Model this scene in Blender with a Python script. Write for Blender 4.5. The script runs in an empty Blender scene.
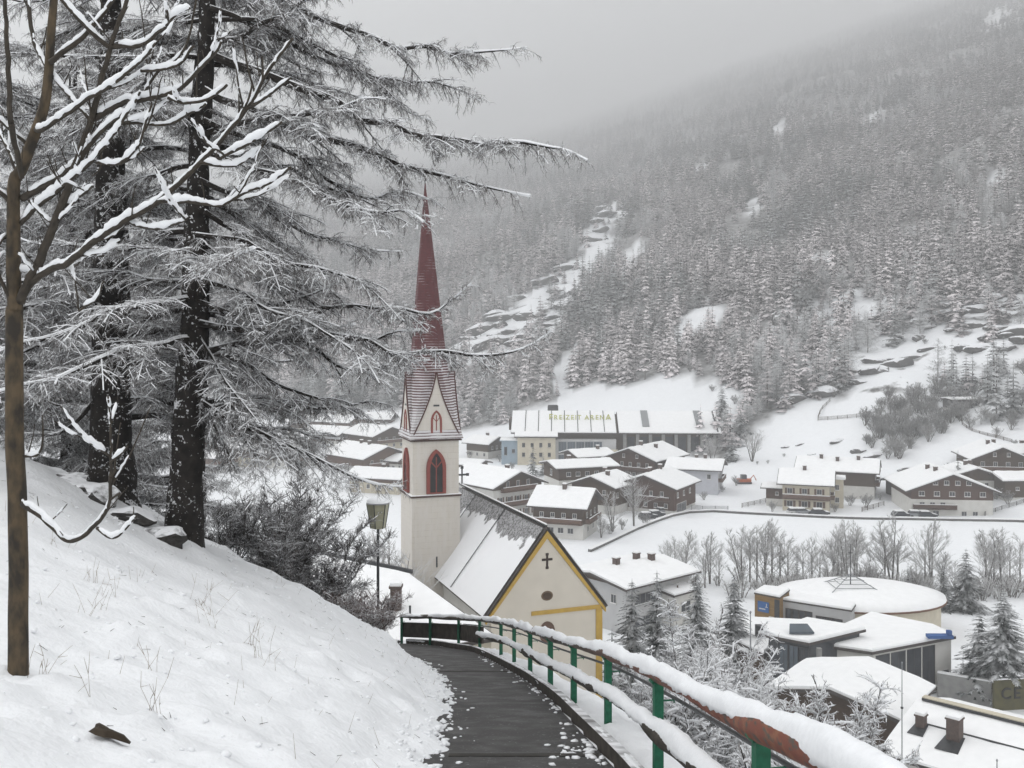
EXPOSURE = 0.42
import bpy, math, random
import numpy as np
from mathutils import Vector
R = math.radians
F, HY = 1000.0, 330.0
scene = bpy.context.scene
COL = scene.collection
Z3 = np.array((0., 0., 1.))

def P(px, py, Y):
    """world point seen at picture position (px, py) at distance Y"""
    return np.array(((px - 512) * Y / F, Y, (HY - py) * Y / F))

# ------------------------------------------------------------------ mesh helpers
class MB:
    def __init__(s): s.V = []; s.F = []; s.n = 0
    def add(s, V, Fc, m=0):
        V = np.asarray(V, float).reshape(-1, 3)
        if isinstance(Fc, np.ndarray): s.F.append((Fc + s.n, m))
        else:
            for f in Fc: s.F.append((np.array([f]) + s.n, m))
        s.V.append(V); s.n += len(V)
        return s
    def box(s, x0, x1, y0, y1, z0, z1, m=0):
        V = [(x, y, z) for z in (z0, z1) for y in (y0, y1) for x in (x0, x1)]
        return s.add(V, np.array([(0, 2, 3, 1), (4, 5, 7, 6), (0, 1, 5, 4), (2, 6, 7, 3), (0, 4, 6, 2), (1, 3, 7, 5)]), m)
    def extrude(s, poly, vec, m=0):
        p = np.asarray(poly, float); n = len(p); v = np.asarray(vec, float)
        fs = [tuple(range(n))[::-1], tuple(range(n, 2 * n))] + [(i, (i + 1) % n, (i + 1) % n + n, i + n) for i in range(n)]
        return s.add(np.vstack((p, p + v)), fs, m)
    def tube(s, pts, rad, n=6, m=0, sy=1.0, cap=True):
        pts = np.asarray(pts, float); k = len(pts); rad = np.broadcast_to(np.asarray(rad, float), (k,))
        t = np.gradient(pts, axis=0); t /= np.linalg.norm(t, axis=1)[:, None] + 1e-9
        ref = np.array((0., 1., 0.)) if np.abs(t[:, 2]).mean() > .75 else Z3
        u = np.cross(t, ref); bad = np.linalg.norm(u, axis=1) < .02
        u[bad] = np.array((1., 0., 0.)); u /= np.linalg.norm(u, axis=1)[:, None]
        w = np.cross(u, t)
        a = np.arange(n) * 2 * math.pi / n
        V = pts[:, None] + rad[:, None, None] * (np.cos(a)[None, :, None] * u[:, None] + sy * np.sin(a)[None, :, None] * w[:, None])
        i = np.arange(k - 1)[:, None] * n; j = np.arange(n)[None]; j2 = (j + 1) % n
        q = np.stack((i + j, i + j2, i + n + j2, i + n + j), -1).reshape(-1, 4)
        o = s.n
        s.add(V.reshape(-1, 3), q, m)
        if cap:
            s.F.append((np.array([tuple(range(n))[::-1]]) + o, m)); s.F.append((np.array([tuple(range((k - 1) * n, k * n))]) + o, m))
        return s
    def prisms(s, A, B, ra, rb, n=3, m=0):
        A = np.asarray(A, float); B = np.asarray(B, float); N = len(A)
        if N == 0: return s
        ra = np.broadcast_to(np.asarray(ra, float), (N,)); rb = np.broadcast_to(np.asarray(rb, float), (N,))
        d = B - A; d = d / (np.linalg.norm(d, axis=1)[:, None] + 1e-9)
        ref = np.where(np.abs(d[:, 2:3]) > .95, np.array([[1., 0, 0]]), np.array([[0, 0, 1.]]))
        u = np.cross(d, ref); u /= np.linalg.norm(u, axis=1)[:, None] + 1e-9; w = np.cross(u, d)
        a = np.arange(n) * 2 * math.pi / n + math.pi / 2
        c = np.cos(a)[None, :, None] * u[:, None] + np.sin(a)[None, :, None] * w[:, None]
        V = np.concatenate((A[:, None] + ra[:, None, None] * c, B[:, None] + rb[:, None, None] * c), 1)
        b = np.arange(N)[:, None] * 2 * n; j = np.arange(n)[None]; j2 = (j + 1) % n
        q = np.stack((b + j, b + j2, b + n + j2, b + n + j), -1).reshape(-1, 4)
        return s.add(V.reshape(-1, 3), q, m)
    def build(s, name, mats, parent=None, smooth=False):
        me = bpy.data.meshes.new(name)
        V = np.concatenate(s.V); L = np.concatenate([f.ravel() for f, m in s.F]).astype(np.int32)
        T = np.concatenate([np.full(len(f), f.shape[1]) for f, m in s.F]).astype(np.int32)
        M = np.concatenate([np.full(len(f), m) for f, m in s.F]).astype(np.int32)
        me.vertices.add(len(V)); me.vertices.foreach_set('co', V.ravel().astype(np.float32))
        me.loops.add(len(L)); me.loops.foreach_set('vertex_index', L)
        me.polygons.add(len(T)); me.polygons.foreach_set('loop_start', (np.cumsum(T) - T).astype(np.int32))
        for mt in (mats if isinstance(mats, (list, tuple)) else [mats]): me.materials.append(mt)
        me.polygons.foreach_set('material_index', M)
        me.polygons.foreach_set('use_smooth', np.full(len(T), bool(smooth)))
        me.update(calc_edges=True)
        o = bpy.data.objects.new(name, me); COL.objects.link(o)
        if parent: o.parent = parent
        return o

def tag(o, label=None, cat=None, group=None, kind=None):
    for k, v in (('label', label), ('category', cat), ('group', group), ('kind', kind)):
        if v: o[k] = v
    return o
def thing(name, label, cat, loc=(0, 0, 0), rz=0.0, group=None):
    o = bpy.data.objects.new(name, None); COL.objects.link(o)
    o.location = [float(c) for c in loc]; o.rotation_euler.z = rz; o.empty_display_size = .3
    return tag(o, label, cat, group)
def dup(root, loc, rz=0., sc=1., label=None, group=None):
    def cp(o, par):
        c = o.copy(); COL.objects.link(c)
        if par: c.parent = par
        for ch in o.children: cp(ch, c)
        return c
    r = cp(root, None); r.location = [float(c) for c in loc]; r.rotation_euler.z = rz
    r.scale = (sc, sc, sc) if np.isscalar(sc) else sc
    return tag(r, label, None, group)
def resample(pts, step):
    p = np.asarray(pts, float)
    if len(p) > 2:                                     # Catmull-Rom
        q = np.vstack((2 * p[0] - p[1], p, 2 * p[-1] - p[-2])); out = []
        for i in range(1, len(q) - 2):
            t = np.linspace(0, 1, 8, endpoint=False)[:, None]
            out.append(.5 * (2 * q[i] + (q[i + 1] - q[i - 1]) * t + (2 * q[i - 1] - 5 * q[i] + 4 * q[i + 1] - q[i + 2]) * t ** 2
                             + (-q[i - 1] + 3 * q[i] - 3 * q[i + 1] + q[i + 2]) * t ** 3))
        p = np.vstack(out + [p[-1:]])
    d = np.concatenate(([0], np.cumsum(np.linalg.norm(np.diff(p, axis=0), axis=1))))
    n = max(2, int(d[-1] / step) + 1); s = np.linspace(0, d[-1], n)
    return np.stack([np.interp(s, d, p[:, k]) for k in range(3)], 1)

_tab = np.random.RandomState(5).rand(65536)
def vn(x, y, seed=0):
    x = np.asarray(x, float) + seed * 17.31; y = np.asarray(y, float) + seed * 9.77
    xi = np.floor(x).astype(np.int64); yi = np.floor(y).astype(np.int64); fx = x - xi; fy = y - yi
    fx = fx * fx * (3 - 2 * fx); fy = fy * fy * (3 - 2 * fy)
    h = lambda a, b: _tab[((a * 7919) ^ (b * 104729) ^ (seed * 1301)) & 65535]
    return (h(xi, yi) * (1 - fx) + h(xi + 1, yi) * fx) * (1 - fy) + (h(xi, yi + 1) * (1 - fx) + h(xi + 1, yi + 1) * fx) * fy
def fbm(x, y, seed=0, o=4):
    return sum(vn(x * 2 ** i, y * 2 ** i, seed + i) * .5 ** i for i in range(o)) / sum(.5 ** i for i in range(o))
def sstep(a, b, x):
    t = np.clip((x - a) / (b - a), 0, 1); return t * t * (3 - 2 * t)

# ------------------------------------------------------------------ materials
def newmat(name):
    m = bpy.data.materials.new(name); m.use_nodes = True
    return m, m.node_tree.nodes, m.node_tree.links, m.node_tree.nodes['Principled BSDF']
def noise_fac(N, L, scale, lo=.35, hi=.65, detail=4, coord='Object', sc=None):
    tc = N.new('ShaderNodeTexCoord'); n = N.new('ShaderNodeTexNoise'); n.inputs['Scale'].default_value = scale
    n.inputs['Detail'].default_value = detail
    if sc:
        mp = N.new('ShaderNodeMapping'); mp.inputs['Scale'].default_value = sc
        L.new(tc.outputs[coord], mp.inputs['Vector']); L.new(mp.outputs['Vector'], n.inputs['Vector'])
    else: L.new(tc.outputs[coord], n.inputs['Vector'])
    r = N.new('ShaderNodeMapRange'); r.inputs['From Min'].default_value = lo; r.inputs['From Max'].default_value = hi
    L.new(n.outputs['Fac'], r.inputs['Value'])
    return r.outputs['Result'], n
def mix(N, L, fac, a, b):
    x = N.new('ShaderNodeMix'); x.data_type = 'RGBA'
    for sock, v in ((x.inputs[0], fac), (x.inputs[6], a), (x.inputs[7], b)):
        if isinstance(v, (tuple, list)): sock.default_value = (*v[:3], 1)
        elif isinstance(v, (int, float)): sock.default_value = v
        else: L.new(v, sock)
    return x.outputs[2]
def bump(N, L, b, h, strength=.3, dist=.02):
    n = N.new('ShaderNodeBump'); n.inputs['Strength'].default_value = strength; n.inputs['Distance'].default_value = dist
    L.new(h, n.inputs['Height']); L.new(n.outputs['Normal'], b.inputs['Normal'])
def mat(name, c, c2=None, scale=3., rough=.8, bmp=0., lo=.3, hi=.7, sc=None, metal=0., bd=.02):
    m, N, L, b = newmat(name)
    b.inputs['Roughness'].default_value = rough; b.inputs['Metallic'].default_value = metal
    b.inputs['Specular IOR Level'].default_value = .3
    if c2 is None: c2 = tuple(x * .8 for x in c)
    f, n = noise_fac(N, L, scale, lo, hi, sc=sc)
    L.new(mix(N, L, f, c, c2), b.inputs['Base Color'])
    if bmp: bump(N, L, b, n.outputs['Fac'], bmp, bd)
    return m
SNOWC = (.87, .885, .905)
def snowmat(name, scale=6., bmp=.25, bd=.05, c=SNOWC):
    m, N, L, b = newmat(name); b.inputs['Roughness'].default_value = .7
    b.inputs['Specular IOR Level'].default_value = .25
    f, n = noise_fac(N, L, scale, .3, .7, 6)
    L.new(mix(N, L, f, c, tuple(x * .94 for x in c)), b.inputs['Base Color'])
    bump(N, L, b, n.outputs['Fac'], bmp, bd)
    return m
def frost(name, c, c2, lo, hi, scale=8., rough=.85, amount=1., var=0., snow=(.82, .83, .85), nscale=None, namp=.5):
    """bark, needles or stone with snow lying on whatever faces up"""
    m, N, L, b = newmat(name); b.inputs['Roughness'].default_value = rough; b.inputs['Specular IOR Level'].default_value = .2
    f, n = noise_fac(N, L, scale, .3, .7)
    base = mix(N, L, f, c, c2)
    g = N.new('ShaderNodeNewGeometry'); s = N.new('ShaderNodeSeparateXYZ'); L.new(g.outputs['True Normal'], s.inputs[0])
    f2, n2 = noise_fac(N, L, nscale or scale * .6, 0, 1, 3)
    ad = N.new('ShaderNodeMath'); ad.operation = 'MULTIPLY_ADD'; ad.inputs[1].default_value = namp
    L.new(f2, ad.inputs[0]); L.new(s.outputs[2], ad.inputs[2])
    r = N.new('ShaderNodeMapRange'); r.inputs['From Min'].default_value = lo; r.inputs['From Max'].default_value = hi
    r.inputs['To Max'].default_value = amount
    L.new(ad.outputs[0], r.inputs['Value'])
    col = mix(N, L, r.outputs['Result'], base, snow)
    if var:
        oi = N.new('ShaderNodeObjectInfo'); mr = N.new('ShaderNodeMapRange')
        mr.inputs['To Min'].default_value = 1 - var; mr.inputs['To Max'].default_value = 1 + var
        L.new(oi.outputs['Random'], mr.inputs['Value'])
        hs = N.new('ShaderNodeHueSaturation'); L.new(mr.outputs['Result'], hs.inputs['Value']); L.new(col, hs.inputs['Color'])
        col = hs.outputs['Color']
    L.new(col, b.inputs['Base Color'])
    return m
M = {}
M['snow'] = snowmat('snow')
M['snow_roof'] = snowmat('roof_snow', 1.2, .25, .12, (.9, .905, .91))
M['snow_fine'] = snowmat('branch_snow', 25., .3, .012)
M['bark'] = frost('larch_bark', (.008, .007, .0065), (.028, .024, .021), .7, .8, 6., nscale=20., namp=1.0, amount=.7)
M['limb'] = frost('larch_limb', (.012, .01, .009), (.03, .026, .022), .75, 1.1, 10., nscale=14, namp=.6)
M['twig'] = frost('larch_twig', (.04, .034, .029), (.125, .11, .098), .5, 1.2, 5., nscale=2.2, namp=.8, snow=(.7, .71, .73))
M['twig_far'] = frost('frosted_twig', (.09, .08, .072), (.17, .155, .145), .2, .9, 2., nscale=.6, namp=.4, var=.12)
M['young_bark'] = mat('smooth_young_bark', (.105, .078, .048), (.035, .03, .024), 11., .85, .6, .38, .62, sc=(1, 1, .5), bd=.03)
M['young_branch'] = mat('young_branch_bark', (.06, .05, .038), (.035, .03, .025), 20., .8)
M['needle'] = frost('spruce_needles', (.01, .016, .014), (.024, .034, .028), 1.22, 1.5, 3., amount=.8, nscale=.8, namp=.85, var=.15)
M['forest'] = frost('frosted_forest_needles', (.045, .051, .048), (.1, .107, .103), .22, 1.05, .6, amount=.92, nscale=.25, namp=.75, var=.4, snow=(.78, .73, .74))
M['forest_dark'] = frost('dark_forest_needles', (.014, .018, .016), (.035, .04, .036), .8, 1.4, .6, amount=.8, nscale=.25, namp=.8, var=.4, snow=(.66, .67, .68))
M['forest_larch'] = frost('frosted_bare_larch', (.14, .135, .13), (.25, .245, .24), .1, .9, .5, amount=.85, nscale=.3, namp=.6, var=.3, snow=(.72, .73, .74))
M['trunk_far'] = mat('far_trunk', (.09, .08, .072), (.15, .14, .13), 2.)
M['rock'] = frost('snowy_rock', (.045, .044, .042), (.13, .125, .12), .55, .8, .8, nscale=.5, namp=.5)
M['stone'] = frost('bank_stone', (.02, .019, .018), (.06, .056, .052), .75, 1.1, 6., nscale=3.5, namp=.8)
M['white_wall'] = mat('white_plaster', (.62, .61, .58), (.54, .53, .5), .8)
M['cream_wall'] = mat('cream_plaster', (.58, .53, .42), (.5, .455, .36), .8)
M['grey_wall'] = mat('grey_plaster', (.46, .46, .46), (.4, .4, .4), .8)
M['blue_wall'] = mat('pale_blue_plaster', (.3, .38, .44), (.26, .33, .39), .8)
M['lilac_wall'] = mat('grey_white_plaster', (.55, .56, .6), (.48, .49, .53), .8)
M['wood'] = mat('dark_timber', (.046, .029, .018), (.08, .052, .034), 2., .8, .2, sc=(1, 1, 8))
M['wood2'] = mat('brown_timber', (.09, .05, .034), (.13, .078, .055), 2., .8, .2, sc=(1, 1, 8))
M['wood3'] = mat('red_brown_timber', (.085, .042, .028), (.055, .03, .02), 2., .8, .2, sc=(1, 1, 8))
M['eave'] = mat('dark_roof_edge', (.05, .043, .04), (.075, .065, .06), 3.)
M['metal_dark'] = mat('dark_metal', (.05, .052, .055), (.07, .072, .075), 4., .45, metal=.6)
M['metal'] = mat('grey_metal', (.3, .31, .32), (.24, .25, .26), 4., .5, metal=.5)
M['glass'] = mat('window_glass', (.03, .034, .04), (.055, .06, .068), .7, .12)
M['glass_blue'] = mat('tinted_glazing', (.1, .125, .15), (.06, .075, .09), .35, .15)
M['frame'] = mat('white_frame', (.6, .59, .57), None, 3.)
M['brick'] = mat('chimney_brick', (.12, .085, .07), (.07, .055, .05), 5.)
M['concrete'] = mat('concrete', (.3, .3, .29), (.22, .22, .215), 1.2)
M['dark_conc'] = mat('dark_wet_stone', (.09, .088, .085), (.14, .137, .13), 1.5)
M['yellow'] = mat('ochre_trim', (.5, .33, .07), (.42, .27, .06), 2.)
M['ochre'] = mat('ochre_boards', (.25, .155, .055), (.19, .115, .042), 1.2, sc=(1, 1, 6))
M['olive'] = mat('olive_boards', (.1, .09, .035), (.07, .065, .03), 1.5)
M['blue_sign'] = mat('blue_sign_board', (.03, .1, .27), (.045, .13, .32), 1.)
M['blue_paint'] = mat('blue_paint', (.04, .11, .3), None, 1.)
M['navy_glass'] = mat('blue_tinted_glass', (.05, .08, .2), (.16, .2, .33), .5, .15)
M['letter'] = mat('yellow_green_letter', (.5, .5, .13), (.4, .42, .1), 1.)
M['letter_dark'] = mat('dark_letter', (.025, .025, .025), None, 1.)
M['green'] = mat('green_paint', (.008, .085, .045), (.014, .13, .07), 14., .5, .15, .35, .6)
M['red_frame'] = mat('red_sandstone', (.26, .07, .055), (.2, .05, .042), 3.)
M['cable'] = mat('steel_rope', (.06, .063, .066), None, 10., .45, metal=.5)
M['earth'] = mat('bare_earth', (.03, .022, .015), (.06, .045, .03), 8.)
M['straw'] = mat('dry_stalk', (.3, .25, .19), (.17, .14, .11), 5.)
M['lamp_glass'] = mat('milky_lamp_glass', (.36, .35, .25), (.28, .275, .2), 6., .35)
M['skin_lamp'] = M['metal_dark']
# ------------------------------------------------------------------ terrain
EY = [-30, 0, 5, 8, 9.5, 15.7, 19.4, 23.6, 26, 27.5, 28.6, 29.6, 33, 34.5, 36]
EL = [-.5, -.62, -.68, -.72, -.74, -1.0, -1.35, -2.0, -2.6, -3.2, -5., -12., -30, -40, -60]
ER = [.95, .95, .93, .92, .88, .52, .15, -.4, -.75, -.98, -1.15, -1.4, -2.8, -4.2, -30]
def smax(a, b, k):
    h = np.clip(.5 + .5 * (a - b) / k, 0, 1); return b + (a - b) * h + k * h * (1 - h)
def path_z(Y): return -1.65 - .265 * np.minimum(Y, 35.)
def mslope(X, Y): return (X - 117) * .73 + (Y - 240) * .68
def T(X, Y):
    X = np.asarray(X, float); Y = np.asarray(Y, float)
    zp = path_z(Y); xl = np.interp(Y, EY, EL); xr = np.interp(Y, EY, ER)
    rag = (fbm(X * 0 + Y * 1.7, Y * .9, 3, 3) - .5) * .55 + (fbm(Y * 2.1 + X * 1.5, X * 2.3, 8, 3) - .5) * .16
    dL = xl + rag * np.clip((30 - Y) / 10, 0, 1) - X; dR = X - xr
    c = np.interp(Y, [0, 8, 12, 18, 26], [.45, .5, .7, 1., 1.])
    d = np.maximum(xl - X, 0)
    bank = (c * 6 * (1 - np.exp(-d / 9)) + .13 * np.maximum(d - 4, 0)) * sstep(-.2, 1., d + .0)
    yc = np.interp(X, [-40, -20, -12, -6, -2.5], [42, 36, 30, 27, 26.2])
    bank = bank * (1 - sstep(yc - .6, yc + 2.2, Y))
    lump = (fbm(X * .5, Y * .5, 11, 3) - .5) * .5 * np.clip(d / 3, 0, 1) + (fbm(X * 2.2, Y * 2.2, 21, 3) - .5) * .14 + (fbm(X * 6, Y * 6, 27, 3) - .5) * .07 + .05 * sstep(.62, .78, vn(X * 3.3, Y * 3.3, 29)) - .05 * sstep(.7, .85, vn(X * 2.1, Y * 2.1, 33))
    edge = .1 * sstep(0, .22, dL)
    zl = zp + bank * np.clip(dL / .4, 0, 1) + edge + lump * np.clip(d / .5, 0, 1)
    zr = zp + .06 * sstep(.22, .5, dR) - .55 * np.maximum(dR - .75, 0) + lump * np.clip((dR - .3) / .5, 0, 1)
    hill = np.where(dL > 0, zl, np.where(dR > 0.12, zr, zp - .05))
    yf = yc + 8.
    hill = hill - .5 * np.maximum(Y - yf, 0) * np.where(Y > yf, 1, 0)
    und = (fbm(X / 40, Y / 40, 31, 3) - .5) * 1.2
    zf = -42. + und + 14.5 * np.exp(-(((X + 2) / 17.) ** 2 + ((Y - 93) / 19.) ** 2) ** 2)
    s = mslope(X, Y); sp = np.where(s > 40, s, 8 * np.log1p(np.exp(np.clip(s, -200, 60) / 8)))
    zm = .37 * np.minimum(sp, 480) + .3 * np.clip(sp - 480, 0, 3500)
    zm = zm + .13 * np.maximum(X - 120, 0) * sstep(150, 600, sp)
    zm = zm + np.clip(sp / 160, 0, 1) * ((fbm(X / 140, Y / 140, 41, 4) - .5) * 34) + np.clip(sp / 60, 0, 1) * (fbm(X / 26, Y / 26, 51, 3) - .5) * 8 + np.clip(sp / 120, 0, 1) * (np.abs(fbm(X / 55, Y / 55, 57, 3) - .5) - .1) * -26
    far = zf + zm
    return smax(hill, far, 1.5) if True else far
def g(x, y): return float(T(np.array([x]), np.array([y]))[0])
def hit(px, py, lo=60., hi=3000.):
    Y = lo * (hi / lo) ** np.linspace(0, 1, 1600); X = (px - 512) * Y / F; zr = (HY - py) * Y / F
    b = np.nonzero(zr <= T(X, Y))[0]
    i = b[0] if len(b) else len(Y) - 1
    return np.array((X[i], Y[i], T(X[i:i + 1], Y[i:i + 1])[0]))

CLEAR = [
    [(690, 560), (722, 470), (762, 420), (800, 398), (838, 392), (800, 375), (765, 345), (770, 318), (800, 300), (850, 290), (930, 300), (1000, 285), (1060, 280), (1060, 600), (690, 600)],
    [(455, 350), (470, 335), (500, 312), (540, 283), (572, 262), (586, 235), (600, 205), (622, 200), (622, 228), (604, 258), (590, 282), (566, 315), (535, 348), (520, 362), (470, 370)],
    [(618, 264), (640, 238), (652, 245), (637, 278), (624, 277)],
    [(652, 352), (665, 330), (690, 306), (728, 303), (730, 324), (700, 332), (680, 348)],
    [(548, 395), (560, 352), (573, 340), (580, 352), (566, 397)],
    [(440, 446), (520, 415), (596, 384), (640, 380), (720, 374), (738, 400), (742, 445), (600, 450), (455, 476)],
    [(978, 22), (1000, 6), (1018, 15), (992, 36)],
    [(770, 130), (782, 118), (790, 132), (779, 140)], [(735, 205), (760, 196), (775, 205), (752, 214)], [(900, 232), (925, 226), (930, 238), (905, 242)], [(690, 168), (712, 158), (718, 168), (700, 176)], [(800, 262), (835, 255), (845, 268), (812, 275)], [(985, 178), (1010, 172), (1016, 184), (990, 190)], [(860, 120), (880, 112), (886, 124), (868, 130)],
    [(300, 428), (330, 415), (420, 405), (440, 415), (440, 445), (300, 445)],
]
def in_poly(px, py, poly):
    px = np.asarray(px); py = np.asarray(py); ins = np.zeros(px.shape, bool); n = len(poly)
    for i in range(n):
        (x1, y1), (x2, y2) = poly[i], poly[(i + 1) % n]
        c = (y1 > py) != (y2 > py)
        ins ^= c & (px < (x2 - x1) * (py - y1) / ((y2 - y1) if y2 != y1 else 1e-9) + x1)
    return ins
def clearing(X, Y, Zg):
    """open snow on the mountain: meadows, the rocky band, the piste"""
    Yc = np.maximum(Y, 1.); px = 512 + X / Yc * F; py = HY - Zg / Yc * F
    px = px + (vn(X / 9, Y / 9, 61) - .5) * 14; py = py + (vn(X / 9, Y / 9, 62) - .5) * 10
    m = np.zeros(np.shape(X), bool)
    for p in CLEAR: m |= in_poly(px, py, p)
    return m | (mslope(X, Y) < 4)

def axis(parts):
    out = []
    for a, b, st in parts: out += list(np.arange(a, b, st))
    return np.array(sorted(set(np.round(out, 4))))
def geo(a, b, st, k):
    out = []; x = a
    while x < b: out.append(x); x += st; st *= k
    return out + [b]
gx = np.array(sorted(set(list(axis([(-4.4, 2.4, .07), (-14, -4.4, .28), (2.4, 6, .25)])) + [-v for v in geo(14, 3300, .8, 1.06)] + geo(6, 3300, .6, 1.05))))
gy = np.array(sorted(set([-40, -20, -10] + list(axis([(-5, 4, .4), (4, 14, .09), (14, 37, .16)])) + geo(37, 5300, .7, 1.022))))
XX, YY = np.meshgrid(gx, gy)
ZZ = T(XX, YY)
nx, ny = len(gx), len(gy)
ii = np.arange(ny - 1)[:, None] * nx + np.arange(nx - 1)[None]
Q = np.stack((ii, ii + 1, ii + nx + 1, ii + nx), -1).reshape(-1, 4)
m, N, L, b = newmat('snow_ground'); b.inputs['Roughness'].default_value = .75; b.inputs['Specular IOR Level'].default_value = .2
at = N.new('ShaderNodeAttribute'); at.attribute_name = 'scrub'
f1, n1 = noise_fac(N, L, .9, .3, .7, 8); f2, n2 = noise_fac(N, L, .35, .35, .65, 6); f3, n3 = noise_fac(N, L, 14., .3, .7, 5)
sn = mix(N, L, f1, SNOWC, tuple(x * .95 for x in SNOWC))
col = mix(N, L, at.outputs['Fac'], sn, mix(N, L, f2, (.16, .155, .15), (.4, .4, .4)))
gr = N.new('ShaderNodeAttribute'); gr.attribute_name = 'rocky'
gg = N.new('ShaderNodeMath'); gg.operation = 'MULTIPLY'
f4, n4 = noise_fac(N, L, .09, .6, .68, 7); L.new(f4, gg.inputs[0]); L.new(gr.outputs['Fac'], gg.inputs[1])
col = mix(N, L, gg.outputs[0], col, (.11, .105, .1))
L.new(col, b.inputs['Base Color'])
b1 = N.new('ShaderNodeBump'); b1.inputs['Strength'].default_value = .35; b1.inputs['Distance'].default_value = .25; L.new(n1.outputs['Fac'], b1.inputs['Height'])
b2 = N.new('ShaderNodeBump'); b2.inputs['Strength'].default_value = .55; b2.inputs['Distance'].default_value = .035; L.new(n3.outputs['Fac'], b2.inputs['Height'])
L.new(b1.outputs['Normal'], b2.inputs['Normal']); L.new(b2.outputs['Normal'], b.inputs['Normal'])
M['ground'] = m
V = np.stack((XX, YY, ZZ), -1).reshape(-1, 3)
ground = MB().add(V, Q).build('snowy_ground', m, smooth=True); ground['kind'] = 'structure'
scr = (~clearing(V[:, 0], V[:, 1], V[:, 2])).astype(np.float32)
a = ground.data.attributes.new('scrub', 'FLOAT', 'POINT'); a.data.foreach_set('value', scr)
pxg = 512 + V[:, 0] / np.maximum(V[:, 1], 1) * F; pyg = HY - V[:, 2] / np.maximum(V[:, 1], 1) * F
rk = (in_poly(pxg, pyg, CLEAR[1]) | in_poly(pxg, pyg, [(770, 380), (770, 320), (850, 300), (930, 295), (1060, 280), (1060, 380), (960, 370), (880, 400), (800, 400)])) & (V[:, 1] > 200)
a = ground.data.attributes.new('rocky', 'FLOAT', 'POINT'); a.data.foreach_set('value', rk.astype(np.float32))

# ------------------------------------------------------------------ the path
py_ = np.concatenate((np.arange(-6, 28.6, .25), np.arange(28.8, 34.4, .4)))
rows = []
for y in py_:
    l = np.interp(y, EY, EL) - .75; r = np.interp(y, EY, ER) + .1
    rows.append(np.linspace(l, max(r, l + .1), 14))
Xp = np.array(rows); Yp = np.repeat(py_[:, None], 14, 1)
Zp = path_z(Yp) + (fbm(Xp * .8, Yp * .8, 71, 3) - .5) * .008
k = np.arange(len(py_) - 1)[:, None] * 14 + np.arange(13)[None]
mp, N, L, b = newmat('wet_asphalt'); 
f, n = noise_fac(N, L, 4.5, .3, .7, 6); fs, ns = noise_fac(N, L, 60., .3, .7, 3); fw, nw = noise_fac(N, L, 2.4, .35, .6, 4)
fp, npn = noise_fac(N, L, 3.2, .6, .72, 6)
c = mix(N, L, f, (.026, .025, .024), (.035, .034, .0325)); c = mix(N, L, fs, c, (.034, .032, .03))
df, dn = noise_fac(N, L, 22., .63, .74, 4); c = mix(N, L, df, c, (.3, .3, .31)); dg, dq = noise_fac(N, L, 5., .62, .8, 6); c = mix(N, L, dg, c, (.05, .05, .052))
L.new(c, b.inputs['Base Color'])
mr = N.new('ShaderNodeMapRange'); mr.inputs['To Min'].default_value = .5; mr.inputs["To Max"].default_value = .7; L.new(fw, mr.inputs['Value']); L.new(mr.outputs['Result'], b.inputs['Roughness'])
bump(N, L, b, ns.outputs['Fac'], .5, .008)
path = MB().add(np.stack((Xp, Yp, Zp), -1), np.stack((k, k + 1, k + 15, k + 14), -1).reshape(-1, 4)).build('asphalt_path', mp, smooth=True)
path['kind'] = 'structure'
# the two low step edges across the path
for y, lab in ((10.25, 'low dark wooden step edge across the wet path, nearest the camera'), (21.5, 'low dark wooden step edge across the path before the bend')):
    l = np.interp(y, EY, EL) + .12; r = np.interp(y, EY, ER) + .05; z = float(path_z(y))
    xs = np.linspace(l, r, 12)
    st = MB()
    st.box(l, r, -.035, .03, -.1, .016)
    o = st.build('step_edge', mat('wet_step_timber', (.022, .02, .018), (.04, .036, .03), 4., .6, .3)); o.location = (0, y, z)
    tag(o, lab, 'step')
    sb = MB(); rr = np.random.RandomState(int(y))
    for q in range(0):
        x0 = rr.uniform(l + .1, r - .1); w = rr.uniform(.05, .16)
        sb.tube(np.array([(x0 - w, -.1, 0), (x0 - w * .4, -.1 - rr.rand() * .05, .03), (x0 + w * .3, -.09, .028), (x0 + w, -.1, 0)]), [.005, .018, .016, .005], 6, 0, .5)

# ------------------------------------------------------------------ railing
RX = [(-3, 1.45), (3.5, 1.38), (5.4, 1.345), (8.9, 1.30), (12.3, 1.18), (14.9, .92), (17.2, .66), (20.4, .37), (23.8, .05), (26.3, -.29), (29.5, -.95), (31.5, -1.68), (33, -2.7), (34, -3.75)]
rail = thing('railing', 'green posted railing with snowy log rails along the path', 'railing', (0, 0, 0))
mr_, N, L, b = newmat('weathered_rail'); b.inputs['Roughness'].default_value = .7
f, n = noise_fac(N, L, 7., .3, .7, 5, sc=(1, .35, 1)); fr, nr = noise_fac(N, L, 26., .38, .46, 6, sc=(1, .3, 1)); fo, no = noise_fac(N, L, 20., .5, .62, 5, sc=(1, .3, 1))
tc = N.new('ShaderNodeTexCoord'); sp = N.new('ShaderNodeSeparateXYZ'); L.new(tc.outputs['Object'], sp.inputs[0])
mg = N.new('ShaderNodeMapRange'); mg.inputs['From Min'].default_value = 15.; mg.inputs['From Max'].default_value = 7.5; L.new(sp.outputs[1], mg.inputs['Value'])
mu = N.new('ShaderNodeMath'); mu.operation = 'MULTIPLY'; L.new(fr, mu.inputs[0]); L.new(mg.outputs['Result'], mu.inputs[1])
wood = mix(N, L, f, (.05, .042, .034), (.1, .085, .07)); paint = mix(N, L, fo, (.17, .05, .03), (.21, .085, .045))
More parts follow.
